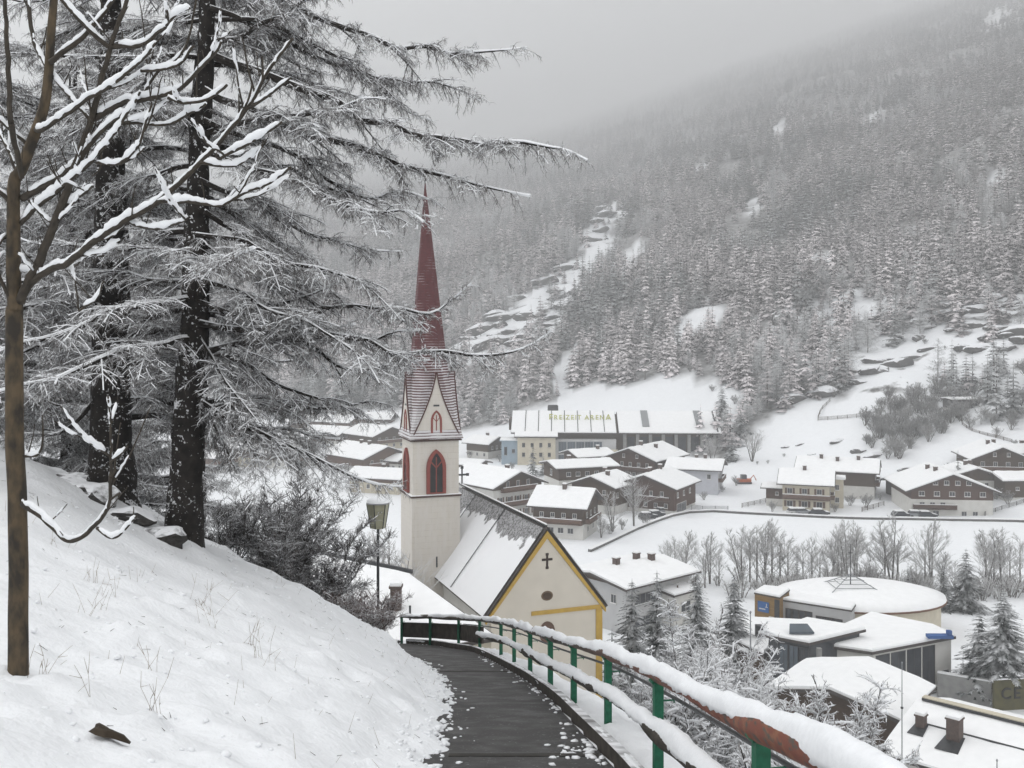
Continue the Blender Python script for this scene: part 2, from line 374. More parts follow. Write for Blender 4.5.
L.new(mix(N, L, mu.outputs[0], wood, paint), b.inputs['Base Color']); bump(N, L, b, n.outputs['Fac'], .4, .01)
M['rail'] = mr_
M['plank'] = frost('weathered_plank', (.03, .026, .022), (.07, .06, .05), 1.1, 1.35, 5., namp=.6)
line = resample([(x, y, path_z(y) + .93) for y, x in RX], .16)
rr = np.random.RandomState(4)
jit = np.stack([(vn(np.arange(len(line)) * .25, 0 * line[:, 0], s) - .5) * .03 for s in (1, 2, 3)], 1)
MB().tube(line + jit, .062 + .012 * vn(np.arange(len(line)) * .4, 0 * line[:, 0], 5), 10).build('top_rail', M['rail'], rail, True)
top = [o for o in rail.children][-1]
def lumpy_snow(line, r0, hgt, wid, seed, gaps=0.):
    """a bolster of snow lying along a rail"""
    fine = resample(line, .045); k = len(fine)
    t = np.gradient(fine, axis=0); t /= np.linalg.norm(t, axis=1)[:, None]; u = np.cross(t, Z3); u /= np.linalg.norm(u, axis=1)[:, None]; w = np.cross(u, t)
    s = np.concatenate(([0], np.cumsum(np.linalg.norm(np.diff(fine, axis=0), axis=1))))
    h = hgt * np.clip(.3 + 1.35 * fbm(s * .8, s * 0, seed, 4) - .35 * sstep(.72, .9, vn(s * 1.3, s * 0, seed + 31)), .25, 1.4); ww = wid * (.85 + .3 * fbm(s * 1.6, s * 0, seed + 4, 3))
    sh = (fbm(s * 1.1, s * 0, seed + 7, 2) - .5) * .04
    n = 12; V = []
    for j in range(n):
        a = -.3 + (math.pi + .6) * j / (n - 1)
        rad = 1 + .3 * (fbm(s * 4.5, np.full(k, j * .6), seed + 9, 4) - .5) + .1 * (vn(s * 22, np.full(k, j * 1.7), seed + 2) - .5)
        cx = np.cos(a) * ww * rad; cz = 0 * s + r0 * .35 + (np.sin(a) * (h if math.sin(a) > 0 else r0 * .5)) * (rad if math.sin(a) > 0 else 1)
        if j in (0, n - 1): cz = cz - .045 * vn(s * 9, s * 0, seed + 13 + j) * vn(s * 1.7, s * 0, seed + 3 + j) - .012 * vn(s * 25, s * 0, seed + j)
        V.append(fine + u * (cx + sh)[:, None] + w * cz[:, None])
    V = np.stack(V, 1)
    i = np.arange(k - 1)[:, None] * n; j = np.arange(n)[None]; j2 = (j + 1) % n
    q = np.stack((i + j, i + j2, i + n + j2, i + n + j), -1).reshape(-1, 4)
    if gaps:
        keep = fbm(s[:-1] * .7, s[:-1] * 0, seed + 20, 2) > gaps; q = q.reshape(k - 1, n, 4)[keep].reshape(-1, 4)
    mb = MB().add(V.reshape(-1, 3), q)
    mb.F.append((np.array([list(range(n))]), 0)); mb.F.append((np.array([list(range((k - 1) * n, k * n))[::-1]]), 0))
    return mb
lumpy_snow(line, .06, .1, .072, 3).build('snow_cover', M['snow_fine'], top, True)
near = [(y, x) for y, x in RX if y <= 29.5]
mid = resample([(x - .06, y, path_z(y) + .47) for y, x in near], .16)
jit = np.stack([(vn(np.arange(len(mid)) * .22, 0 * mid[:, 0], s) - .5) * .05 for s in (4, 5, 6)], 1)
o = MB().tube(mid + jit, .06 + .016 * vn(np.arange(len(mid)) * .3, 0 * mid[:, 0], 7), 9).build('middle_rail', M['plank'], rail, True)
lumpy_snow(mid, .06, .095, .07, 23).build('snow_cover', M['snow_fine'], o, True)
pl = [(29.3, -.88), (31.5, -1.62), (33, -2.62), (34.1, -3.8)]
pk = MB()
for (y0, x0), (y1, x1) in zip(pl[:-1], pl[1:]):
    a_, b_ = np.array((x0, y0, path_z(y0))), np.array((x1, y1, path_z(y1))); d = b_ - a_; d /= np.linalg.norm(d); nrm = np.cross(d, Z3)
    pk.extrude([a_ + Z3 * .22, b_ + Z3 * .22, b_ + Z3 * .72, a_ + Z3 * .72], nrm * .06)
pk.build('plank', M['plank'], rail)
for y, x in RX[2:]:
    z = float(path_z(y)); ang = 0.2
    pm = MB().box(-.042, .042, -.03, .03, -.35, .9).box(-.07, .07, -.05, .05, .875, .893)
    pm.box(.03, .15, -.006, .006, .70, .712).box(.144, .156, -.006, .006, .68, .735)
    o = pm.build('post', M['green'], rail); o.location = (x, y, z); o.rotation_euler.z = ang + (.9 if y > 29 else 0)
cl = resample([(x + .15, y, path_z(y) + .73) for y, x in RX if y <= 31.5], .3)
MB().tube(cl, .017, 8).build('steel_rope', M['cable'], rail, True)
# kerb timber on the valley edge of the path
kb = MB()
kl = resample([(np.interp(y, EY, ER) + .13, y, path_z(y) - .02) for y in list(np.arange(-3, 28.5, 1.5)) + [29.3, 30.3, 31.6, 33, 34]], .4)
for A_, B_ in zip(kl[:-1], kl[1:]):
    d = B_ - A_; d = d / np.linalg.norm(d); nrm = np.cross(d, Z3)
    kb.extrude([A_ - Z3 * .2 , B_ - Z3 * .2, B_ + Z3 * .17, A_ + Z3 * .17], nrm * .12)
kerb = kb.build('kerb_timber', M['plank']); tag(kerb, 'dark weathered timber kerb edging the wet path below the railing', 'kerb')
ks = kl + np.array((.06, 0, .13))
lumpy_snow(ks, .02, .035, .05, 43).build('snow_cover', M['snow_fine'], kerb, True)
# ------------------------------------------------------------------ twig growth
def twigs(mb, limbs, rng, sp=.11, lb=.9, droop=.35, per=10, tl=.17, hang=.6, r=.0045, fwd=.6, snow=.5, start=.1, own=6, up=0., mi=0, ms=1, sn_r=.008):
    """side shoots and fine twigs along each limb (points, base radius); snow lines lie on the shoots"""
    for pts, r0 in limbs:
        Qp = resample(pts, .12); k = len(Qp); tan = np.gradient(Qp, axis=0); tan /= np.linalg.norm(tan, axis=1)[:, None] + 1e-9
        Lg = .12 * k; n = max(3, int(Lg / sp * (1 - start)))
        t = start + (1 - start) * rng.rand(n); i = np.minimum((t * (k - 1)).astype(int), k - 1)
        side = np.cross(tan[i], Z3); side /= np.linalg.norm(side, axis=1)[:, None] + 1e-9
        side *= np.where(rng.rand(n) < .5, 1, -1)[:, None]
        d = tan[i] * (fwd * rng.rand(n))[:, None] + side * rng.uniform(.35, 1, n)[:, None] + Z3 * (rng.uniform(-.35, .35, n) + up)[:, None]
        d /= np.linalg.norm(d, axis=1)[:, None]
        ln = lb * rng.uniform(.25, 1, n) * (1 - .5 * t) + .1
        P0 = Qp[i]; f = lambda s: P0[:, None] + d[:, None] * (ln[:, None] * s)[..., None] + Z3 * (-droop * ln[:, None] * s ** 2)[..., None]
        S = np.array([0, .35, .7, 1.])[None].repeat(n, 0); pp = f(S)
        rr = np.array([2.4, 1.8, 1.3, .7]) * r
        for a in range(3):
            mb.prisms(pp[:, a], pp[:, a + 1], rr[a], rr[a + 1], 3, mi)
            if snow:
                sel = rng.rand(n) < snow
                up_ = Z3 * (rr[a] * .8 + sn_r * .5)
                mb.prisms(pp[sel, a] + up_, pp[sel, a + 1] + up_, sn_r * rng.uniform(.6, 1.5, sel.sum()), sn_r * rng.uniform(.4, 1.2, sel.sum()), 3, ms)
        w = ln / ln.sum(); nt = int(n * per); b = rng.choice(n, nt, p=w); s = rng.uniform(.03, 1, nt)
        o = P0[b] + d[b] * (ln[b] * s)[:, None] + Z3 * (-droop * ln[b] * s ** 2)[:, None]
        td = rng.normal(0, .6, (nt, 3)) + d[b] * .5; td[:, 2] -= hang; td /= np.linalg.norm(td, axis=1)[:, None]
        tlen = tl * rng.uniform(.3, 1.3, nt)
        kn = o + td * (tlen * .55)[:, None]; t2 = td * .6 + rng.normal(0, .35, (nt, 3)); t2[:, 2] -= hang * .9; t2 /= np.linalg.norm(t2, axis=1)[:, None]
        mb.prisms(o, kn, r * 1.05, r * .85, 3, mi); mb.prisms(kn, kn + t2 * (tlen * .6)[:, None], r * .85, r * .5, 3, mi)
        if snow:
            sel = rng.rand(nt) < snow * .45
            q = o[sel] + td[sel] * (tlen[sel] * .25)[:, None] + Z3 * .005
            mb.prisms(q, q + td[sel] * (tlen[sel] * .5)[:, None], sn_r * .95, sn_r * .6, 3, ms)
        no = int(Lg * own); i = rng.randint(0, k, no); td = rng.normal(0, .7, (no, 3)); td[:, 2] -= hang * .8; td /= np.linalg.norm(td, axis=1)[:, None]
        mb.prisms(Qp[i], Qp[i] + td * (tl * rng.uniform(.4, 1.4, no))[:, None], r, r * .5, 3, mi)
    return mb
def limb_tubes(mb, limbs, m=0, n=6, snow=0., rng=None):
    for pts, r0 in limbs:
        q = resample(pts, .2); t = np.linspace(0, 1, len(q)); mb.tube(q, r0 * (1 - t) ** .8 + .006, n, m)
        if snow and rng is not None:
            dz = np.abs(np.gradient(q, axis=0)[:, 2]) / .2
            rad = (.012 + .024 * vn(np.arange(len(q)) * .5, t * 0, rng.randint(90))) * (1 + .7 * t) * snow * np.clip(1.3 - dz, .2, 1)
            mb.tube(q + Z3 * (r0 * (1 - t) ** .8 + .004)[:, None], rad, 5, 1, .8)
def trunk_mesh(base, top, r, rng, n=14, flare=1.35, wob=.06, steps=40):
    base, top = np.asarray(base, float), np.asarray(top, float)
    t = np.linspace(0, 1, steps); p = base + (top - base) * t[:, None]
    p[:, 0] += (vn(t * 5, t * 0, rng.randint(90)) - .5) * wob * 2 * np.clip(t * 4, 0, 1); p[:, 1] += (vn(t * 5, t * 0, rng.randint(90)) - .5) * wob * 2
    rad = r * (1 - t * .93) * (1 + (flare - 1) * np.exp(-t * 26)) * (1 + .1 * (vn(t * 30, t * 0, 7) - .5))
    return MB().tube(p, rad, n), p, rad
def rough_trunk(o, amp, seed):
    me = o.data; n = len(me.vertices); co = np.empty(n * 3, np.float32); me.vertices.foreach_get('co', co); co = co.reshape(-1, 3)
    no = np.empty(n * 3, np.float32); me.vertices.foreach_get('normal', no); no = no.reshape(-1, 3)
    a = np.arctan2(no[:, 1], no[:, 0])
    d = (fbm(a * 3.2, co[:, 2] * 1.1, seed, 3) - .5) * 2 * amp + (fbm(a * 8, co[:, 2] * 5, seed + 3, 2) - .5) * amp
    co += no * d[:, None]; me.vertices.foreach_set('co', co.ravel()); me.update()
def rand_limbs(h, r, n, rng, z0=1.5, lmax=5.5, azs=None, lo=.55):
    out = []
    for i in range(n):
        z = z0 + (h - z0) * (i + rng.rand()) / n * .97; t = z / h
        az = rng.uniform(0, 2 * math.pi) if azs is None else rng.uniform(*azs)
        if azs is None and math.sin(az) < -.45 and rng.rand() < .8: az = -az
        l = lmax * (1 - t ** 1.6 * .85) * rng.uniform(lo, 1); dx, dy = math.cos(az), math.sin(az)
        b0 = rng.uniform(-.05, .3); b1 = rng.uniform(.28, .5)
        pts = []; bend = rng.normal(0, .18)
        for s in (0, .2, .42, .66, .86, 1.):
            x = l * s; off = bend * l * s * s
            pts.append((dx * x - dy * off, dy * x + dx * off, z + b0 * x - b1 * l * s ** 1.7 * .62 + (.1 * l * max(0, s - .75) * 3)))
        out.append((np.array(pts), min(.06, .012 + .011 * l) * (1.15 - t * .4)))
    return out
def larch(label, X, Y, h, r, top, limbs, seed, group=None, n_rand=30, lmax=5., tw=None, z=None, azs=None, z0=1.5, tmat='twig', barkamp=.05):
    rng = np.random.RandomState(seed); z = g(X, Y) if z is None else z
    root = thing('larch_tree', label, 'tree', (X, Y, z), 0, group)
    mb, p, rad = trunk_mesh((0, 0, -.4), np.array(top), r, rng, 18, steps=110)
    o = mb.build('trunk', M['bark'], root, True); rough_trunk(o, barkamp, seed)
    axis_at = lambda zz: np.array((np.interp(zz, p[:, 2], p[:, 0]), np.interp(zz, p[:, 2], p[:, 1]), 0.))
    ls = [(np.asarray(q, float) - np.array((X, Y, z)), rr) for q, rr in limbs]
    wob = lambda q: (lambda a: a + rng.normal(0, .04, a.shape) * np.clip(np.arange(len(a)) / 2., 0, 1)[:, None])(resample(q, .45))
    ls = [(wob(q), rr) for q, rr in ls]
    rl = [(wob(q) + axis_at(q[0, 2]), rr) for q, rr in rand_limbs(h, r, n_rand, rng, z0, lmax, azs)]
    al = ls + rl
    # strong side branches of the limbs carry twigs too
    sub = []
    for q, rr in al:
        Qp = resample(q, .15); k = len(Qp); L_ = k * .15
        for j in range(int(L_ * 3.0)):
            i = rng.randint(int(k * .12), max(int(k * .12) + 1, int(k * .85))); tn = Qp[min(i + 1, k - 1)] - Qp[i - 1]; tn /= np.linalg.norm(tn) + 1e-9
            sd = np.cross(tn, Z3) * rng.choice((-1, 1)); ln = rng.uniform(.5, 1.5) * (1 - i / k * .6) * min(1, L_ / 4)
            d = tn * .75 + sd * rng.uniform(.3, .9) + Z3 * rng.uniform(-.3, .4); d /= np.linalg.norm(d)
            sub.append((np.array([Qp[i] + d * ln * s - Z3 * ln * .25 * s * s for s in (0, .35, .7, 1)]), .012 * min(1.3, ln)))
    cm = MB(); limb_tubes(cm, al, 2, 7, .7, rng); limb_tubes(cm, sub, 2, 4, .42, rng)
    kw = dict(sp=.12, lb=.7, per=9); kw.update(tw or {})
    twigs(cm, al, rng, mi=0, ms=1, **kw)
    kw2 = dict(kw); kw2['lb'] = kw['lb'] * .55; kw2['sp'] = kw['sp'] * 1.1; kw2['per'] = kw['per'] * .6
    twigs(cm, sub, rng, mi=0, ms=1, **kw2)
    cm.build('crown', [M[tmat], M['snow_fine'], M['limb']], root)
    return root

# ------------------------------------------------------------------ the two big larches
def trace(pts, Y0, Y1, r):
    n = len(pts); return (np.array([P(x, y, Y0 + (Y1 - Y0) * i / (n - 1)) for i, (x, y) in enumerate(pts)]), r)
YA = 18.0
limbsA = [
    trace([(222, -42), (262, -12), (300, 9), (353, 28), (402, 44), (458, 51), (499, 53), (528, 48)], YA, 17.2, .06),
    trace([(212, 55), (243, 67), (300, 91), (329, 101), (373, 119), (423, 136), (476, 144), (505, 142), (534, 141), (564, 149), (588, 160)], YA, 16.4, .075),
    trace([(205, 90), (226, 102), (293, 128), (344, 144), (388, 160), (432, 174), (482, 189), (530, 198)], YA, 17.0, .07),
    trace([(204, 150), (250, 168), (300, 182), (358, 209), (397, 214), (420, 222)], YA, 16.2, .05),
    trace([(198, 250), (243, 272), (300, 292), (335, 303), (388, 308), (432, 310), (474, 285)], YA, 18.6, .05),
    trace([(196, 322), (240, 330), (300, 327), (338, 336), (388, 352), (446, 354), (505, 351), (552, 332)], YA, 17.4, .06),
    trace([(192, 385), (199, 404), (225, 419), (273, 440), (305, 456), (336, 471), (378, 483), (404, 488)], YA, 18.2, .06),
    trace([(200, 400), (225, 420), (248, 445), (262, 475), (268, 505)], YA, 17.2, .035),
    trace([(200, 339), (223, 371), (240, 400), (262, 420)], YA, 17.2, .035),
    trace([(205, 212), (226, 225), (275, 253), (320, 284), (352, 312)], YA, 19.2, .045),
    trace([(215, 40), (255, 32), (310, -4), (350, -30)], YA, 17.5, .045),
    trace([(200, 280), (243, 295), (300, 322), (350, 352), (380, 380)], YA, 16.6, .04),
    trace([(210, 8), (270, 30), (330, 62), (390, 78), (440, 82), (482, 96)], YA, 19.5, .05),
    trace([(200, 180), (260, 205), (310, 232), (360, 246), (400, 250)], YA, 20., .045),
    trace([(215, 20), (262, 22), (310, 44), (352, 66), (395, 104), (430, 120)], YA, 18.8, .04),
    trace([(204, 120), (250, 140), (300, 158), (340, 188), (372, 196), (410, 190), (440, 205)], YA, 19.4, .045),
    trace([(196, 235), (240, 240), (290, 262), (330, 270), (372, 292), (400, 318)], YA, 17.2, .04),
    trace([(195, 300), (250, 320), (310, 345), (352, 372), (392, 366), (430, 362)], YA, 19.2, .045),
    trace([(194, 350), (240, 362), (290, 392), (335, 404), (370, 420)], YA, 19.4, .04),
]
larch('tall dark larch whose long snowy limbs reach across the red church spire', *P(182, 548, YA)[:2], 22, .33,
      P(224, -330, YA + .6) - P(182, 548, YA), limbsA, 11, None, 64, 5.6, dict(sp=.06, lb=.85, per=21, hang=.5, tl=.12, snow=.5, r=.003, sn_r=.0075, droop=.32), P(182, 548, YA)[2], z0=2.2)
YB = 19.5
limbsB = [
    trace([(130, 362), (150, 383), (172, 396), (215, 440), (240, 470)], YB, 18.6, .05),
    trace([(100, 300), (60, 330), (20, 350), (-30, 352)], YB, 18., .05),
    trace([(122, 220), (160, 232), (200, 245), (240, 275)], YB, 17.5, .045),
    trace([(95, 400), (60, 430), (20, 440), (-10, 470)], YB, 20, .04),
]
larch('thicker dark larch on the snowy bank, nearer the young tree, left of its neighbour', *P(113, 502, YB)[:2], 20, .43,
      P(112, -330, YB + .5) - P(113, 502, YB), limbsB, 12, None, 82, 5.6, dict(sp=.065, lb=.85, per=20, hang=.45, tl=.12, snow=.42, r=.003, sn_r=.0075, droop=.3), P(113, 502, YB)[2], z0=1.6)
# frosted larches on the bank behind them
proto = larch('slender frosted larch far back on the bank between the two big trunks', -13.5, 30, 17, .2, (.3, 0, 17.4), [], 13, 'frosted larches behind the big trunks', 70, 4.6,
              dict(sp=.08, lb=1.1, per=22, r=.005, snow=.5, sn_r=.01, hang=.5, tl=.2), g(-13.5, 30) - .1, z0=.5)
p2 = larch('slender frosted larch at the left edge behind the young tree', -13.2, 24, 15, .17, (-.2, .2, 15.4), [], 14, 'frosted larches behind the big trunks', 66, 4.2,
              dict(sp=.08, lb=1.1, per=22, r=.005, snow=.6, sn_r=.01, hang=.4, tl=.2), g(-13.2, 24) - .1, z0=.4)
for i, (x, y, s, lab) in enumerate([(-10.2, 30.5, .95, 'thin larch behind the right one of the two big trunks'),
                               (-19.5, 33, 1.15, 'dark larch deep in the wood left of the thick trunk'),
                               (-17, 38, 1.2, 'pale larch deepest in the wood behind the thick trunk'),
                               (-8.6, 37, .9, 'small larch just left of the dark right trunk, lower on the slope'),
                               (-23, 42, 1.2, 'hazy larch at the back of the wood, left of all the trunks'),
                               (-14, 45, 1.1, 'hazy larch at the back of the wood behind the pair'),
                               (-16, 27, .9, 'slim larch close behind the thick left trunk'), (-11.6, 27, .8, 'slim frosted larch in the gap between the pair, nearer than the others'),
                               (-24, 36, 1.3, 'tall larch at the left edge behind the young tree top')]):
    dup(proto if i % 2 else p2, (x, y, g(x, y) - .15), 1.1 + i * 1.3, s, lab, 'frosted larches behind the big trunks')

# ------------------------------------------------------------------ young bare tree in front, snow on every branch
YT = 8.0
yt = thing('young_tree', 'young bare tree with snow-laden branches and a smooth brown stem', 'tree', P(20, 690, YT))
O = P(20, 690, YT)
br = [  # (points, start width px, end width px, depth at start, depth at end)
    ([(20, 692), (18, 560), (17, 450), (16, 370), (15, 308)], 25, 21, 8, 8),
    ([(15, 312), (15, 250), (14, 200), (16, 178), (23, 168), (41, 117), (47, 73), (51, 29), (55, -10), (58, -50)], 19, 8, 8, 7.9),
    ([(11, 123), (8, 60), (5, 0), (4, -40)], 7, 4, 7.5, 7.4), ([(22, 178), (16, 150), (11, 123)], 6, 7, 7.9, 7.5),
    ([(20, 302), (27, 285), (36, 269), (48, 238), (59, 212), (76, 164), (91, 120), (105, 67), (114, 35), (128, -4), (138, -40)], 13, 4, 8, 7.6),
    ([(24, 292), (38, 277), (55, 268), (66, 265), (84, 250), (106, 234), (128, 219), (158, 202), (202, 161), (231, 129), (255, 97), (267, 73), (293, 38)], 9, 3, 8, 7.),
    ([(200, 163), (230, 166), (250, 158), (263, 146)], 4, 2, 7.2, 7.1), ([(158, 202), (187, 202), (220, 205), (249, 190), (272, 182), (291, 167)], 5, 2.5, 7.4, 7.),
    ([(215, 160), (243, 146), (282, 122)], 4, 2.5, 7.2, 6.9), ([(249, 108), (270, 94), (291, 78)], 4, 2, 7.1, 6.9), ([(126, 220), (146, 228), (173, 225), (190, 217)], 4, 2.5, 7.6, 7.3),
    ([(240, 118), (248, 100), (252, 84)], 3, 2, 7.1, 7.1), ([(262, 84), (263, 66), (262, 56)], 3, 1.5, 7., 7.),
    ([(91, 120), (123, 103), (141, 100), (176, 91), (199, 70), (214, 55), (221, 42)], 8, 3, 7.8, 7.2),
    ([(141, 71), (164, 69), (182, 62), (194, 46)], 4, 3, 7.5, 7.3), ([(168, 98), (190, 103), (211, 97), (227, 85)], 4, 3, 7.4, 7.2),
    ([(97, 126), (138, 123), (167, 125), (188, 114), (206, 104)], 4, 3, 7.8, 7.5), ([(140, 100), (150, 84), (160, 70), (176, 60), (186, 44), (195, 8), (197, -10)], 4, 2, 7.6, 7.4),
    ([(36, 130), (44, 129), (82, 103), (111, 85), (138, 64), (156, 43)], 6, 3, 7.9, 7.3), ([(113, 47), (141, 45), (158, 33), (168, 24), (166, 8)], 6, 3, 7.7, 7.4),
    ([(166, 26), (178, 14), (190, 8)], 3, 2, 7.4, 7.3), ([(111, 48), (88, 29), (62, 0), (50, -16)], 6, 4, 7.7, 7.5),
    ([(50, 62), (72, 46), (85, 35), (100, 18), (116, -4)], 7, 4, 7.9, 7.7), ([(89, 119), (70, 97), (48, 69), (35, 44), (29, 9), (28, -20)], 4, 6, 7.8, 8.3),
    ([(22, 199), (53, 182), (73, 167), (88, 147), (108, 126), (127, 112)], 9, 4, 8, 7.6), ([(20, 224), (40, 205), (59, 190), (79, 173), (103, 149), (130, 110), (140, 92)], 6, 3, 8, 7.5),
    ([(97, 163), (117, 164), (132, 158), (144, 148)], 4, 2.5, 7.7, 7.5), ([(62, 208), (79, 196), (93, 186)], 4, 3, 7.9, 7.7),
    ([(33, 148), (12, 132), (-4, 115)], 5, 3, 8, 7.7), ([(20, 180), (9, 152), (-6, 124)], 6, 4, 8, 8.2), ([(12, 205), (4, 196), (-8, 188)], 7, 5, 8, 7.9),
    ([(14, 300), (6, 292), (-8, 262)], 5, 4, 8, 7.9), ([(12, 232), (2, 240), (-6, 256)], 5, 3, 8, 7.9), ([(59, 215), (50, 222), (36, 208), (28, 200)], 3, 2.5, 7.9, 7.8),
    ([(22, 503), (47, 521), (70, 541), (94, 527), (108, 507), (111, 479), (111, 450), (110, 418), (108, 396)], 7, 2, 7.9, 7.2),
    ([(110, 463), (120, 455), (128, 446)], 3, 2, 7.3, 7.25), ([(111, 477), (116, 470)], 3, 2, 7.3, 7.3), ([(97, 528), (115, 537), (137, 516)], 4, 2, 7.5, 7.3), ([(110, 500), (120, 493)], 3, 2, 7.3, 7.3),
    ([(22, 456), (38, 455), (42, 440), (42, 415)], 4, 1.5, 8, 7.9), ([(79, 311), (97, 298), (104, 281)], 3, 2, 7.7, 7.6), ([(66, 262), (74, 276), (79, 311)], 2, 2, 7.9, 7.7),
    ([(38, 272), (24, 271), (10, 268)], 2.5, 1, 8, 8), ([(84, 250), (98, 255), (104, 256)], 3, 2, 7.8, 7.7), ([(60, 206), (60, 180), (55, 160)], 2.5, 1.2, 7.9, 7.9),
    ([(102, 150), (100, 168), (92, 176)], 2.5, 1.5, 7.7, 7.7), ([(150, 100), (152, 84)], 2, 1.2, 7.5, 7.5), ([(182, 90), (183, 70)], 2, 1, 7.4, 7.4), ([(120, 164), (138, 146), (152, 104)], 4, 2.5, 7.6, 7.4),
]
rng = np.random.RandomState(8)
for i, y in enumerate((30, 62, 96, 132, 150, 190, 236)):        # small side shoots
    pass
tm = MB(); cm = MB(); smb = MB(); paths = []
for i, (pp, w0, w1, d0, d1) in enumerate(br):
    n = len(pp); W = np.array([P(x, y, d0 + (d1 - d0) * j / (n - 1)) for j, (x, y) in enumerate(pp)]) - O
    paths.append((W, w0, w1))
extra = []
side = []
for W, w0, w1 in paths[4:]:                                      # snowy side branches
    q = resample(W, .05); L_ = len(q)
    for j in range(int(L_ * .085)):
        a = rng.randint(int(L_ * .2), L_ - 1); tn = q[min(a + 1, L_ - 1)] - q[a - 1]; tn /= np.linalg.norm(tn) + 1e-9
        d = tn * .7 + np.array((rng.normal(0, .55), rng.normal(0, .4), rng.uniform(-.1, .9))); d /= np.linalg.norm(d); l = rng.uniform(.18, .6)
        e = q[a] + d * l; mdl = q[a] + d * l * .5 - Z3 * .02
        side.append((np.array([q[a], mdl, e + Z3 * l * .12]), 2.6, 1.3))
        if rng.rand() < .6: d2 = d + rng.normal(0, .5, 3); d2[2] = abs(d2[2]); d2 /= np.linalg.norm(d2); side.append((np.array([mdl, mdl + d2 * l * .25, mdl + d2 * l * .45 + Z3 * .03]), 1.8, 1.1))
for W, w0, w1 in paths[3:]:                                      # bud-tipped twiglets
    q = resample(W, .05)
    for j in range(int(len(q) * .16)):
        a = rng.randint(len(q)); d = np.array((rng.normal(0, .5), rng.normal(0, .5), rng.uniform(.2, 1))); d /= np.linalg.norm(d)
        l = rng.uniform(.05, .32); extra.append((np.array([q[a], q[a] + d * l * .5 + Z3 * .01, q[a] + d * l + Z3 * .03]), 1.6, 1.0))
def branch_snow(mb, q, rad, seed, amt):
    t = np.gradient(q, axis=0); t /= np.linalg.norm(t, axis=1)[:, None]; hz_ = np.sqrt(np.clip(1 - t[:, 2] ** 2, 0, 1))
    s = np.arange(len(q)) * .03
    sz = (.006 + .028 * fbm(s * 2.6, s * 0, seed, 3) ** 1.1) * np.clip(hz_ * 1.5 - .28, .0, 1) * amt
    sz *= np.clip(np.arange(len(q)) / 3., .3, 1) * np.clip((len(q) - np.arange(len(q))) / 3., .3, 1)
    on = sz > .006
    i = 0
    while i < len(q):
        if not on[i]: i += 1; continue
        j = i
        while j < len(q) and on[j]: j += 1
        if j - i > 2:
            mb.tube(q[i:j] + Z3 * (rad[i:j] * .75 + sz[i:j] * .75)[:, None] + (np.random.RandomState(seed + i).rand(j - i, 3) - .5) * .011, sz[i:j] * np.random.RandomState(seed + i).uniform(.8, 1.2, j - i), 8, 0, 1.3)
        i = j
for i, (W, w0, w1) in enumerate(paths + side + extra):
    q = resample(W, .03); t = np.linspace(0, 1, len(q)); rad = (w0 + (w1 - w0) * t) * (.0033 if i > 1 else .0031)
    if i == 0: rad = rad * (1 + .12 * np.exp(-t * 30))
    q[1:-1] += (np.stack([vn(np.arange(len(q)) * (.35 if i > 1 else .06), q[:, 0] * 0, i + 3 * c) for c in range(3)], 1)[1:-1] - .5) * ((.012, .012, .012) if i > 1 else (.03, .03, 0))
    (tm if i < 2 else cm).tube(q, rad, 12 if i < 2 else 6, 0)
    branch_snow(smb, q, rad, i + 5, 1. if 2 < i < len(paths) else ((.8 if i < len(paths) + len(side) else .5) if i > 2 else .7))
tm.build('trunk', M['young_bark'], yt, True)
cr = cm.build('crown', M['young_branch'], yt, True)
smb.build('snow_cover', M['snow_fine'], cr, True)
# ------------------------------------------------------------------ tree kinds
def conifer(seed, h, r, lev, nb, leaf=4, bare=.08, droop=.3, dens=1., wid=.3):
    """trunk and crown meshes of a spruce or pine: whorls of drooping, jagged branches"""
    rng = np.random.RandomState(seed); tr = MB().tube([(0, 0, -.6), (0, 0, h * .5), (0, 0, h * .97)], [h * .014 + .03, h * .009 + .015, .008], 6)
    cb = MB(); A = []
    for i in range(lev):
        t = bare + (1 - bare) * (i + rng.uniform(-.3, .3)) / lev; t = min(max(t, bare), .985)
        for j in range(nb):
            if rng.rand() > dens: continue
            az = rng.uniform(0, 2 * math.pi); l = r * (1 - t) ** .75 * rng.uniform(.55, 1.1) + .04 * h * .3
            A.append((t * h, az, l))
    A = np.array(A); n = len(A); z, az, l = A.T
    d = np.stack((np.cos(az), np.sin(az), 0 * az), 1); s = np.stack((-np.sin(az), np.cos(az), 0 * az), 1)
    up = rng.uniform(-.05, .2, n)
    sp = lambda q: np.stack((0 * z, 0 * z, z), 1) + d * (l * q)[:, None] + Z3 * (l * (up * q - droop * q ** 1.6))[:, None]
    for k in range(leaf):
        q0 = .02 + .9 * k / leaf; q1 = q0 + 1.25 / leaf
        a, b_ = sp(q0), sp(min(q1, 1.06)); wd = l * wid * (1.15 - q0) * rng.uniform(.6, 1.2, n)
        c = sp(q0 + .55 * (q1 - q0)); lz = -wd * rng.uniform(.2, .7, n)
        for sg in (-1, 1):
            e = c + s * (sg * wd)[:, None] + d * (l * .12)[:, None] + Z3 * lz[:, None]
            V = np.stack((a, b_, e), 1).reshape(-1, 3); f = np.arange(n)[:, None] * 3 + np.arange(3)[None]
            cb.add(V, f if sg < 0 else f[:, ::-1].copy())
    cb.prisms([(0, 0, h * .95)], [(0, 0, h * 1.0)], [.02 + h * .002], [.004], 4)
    return tr, cb
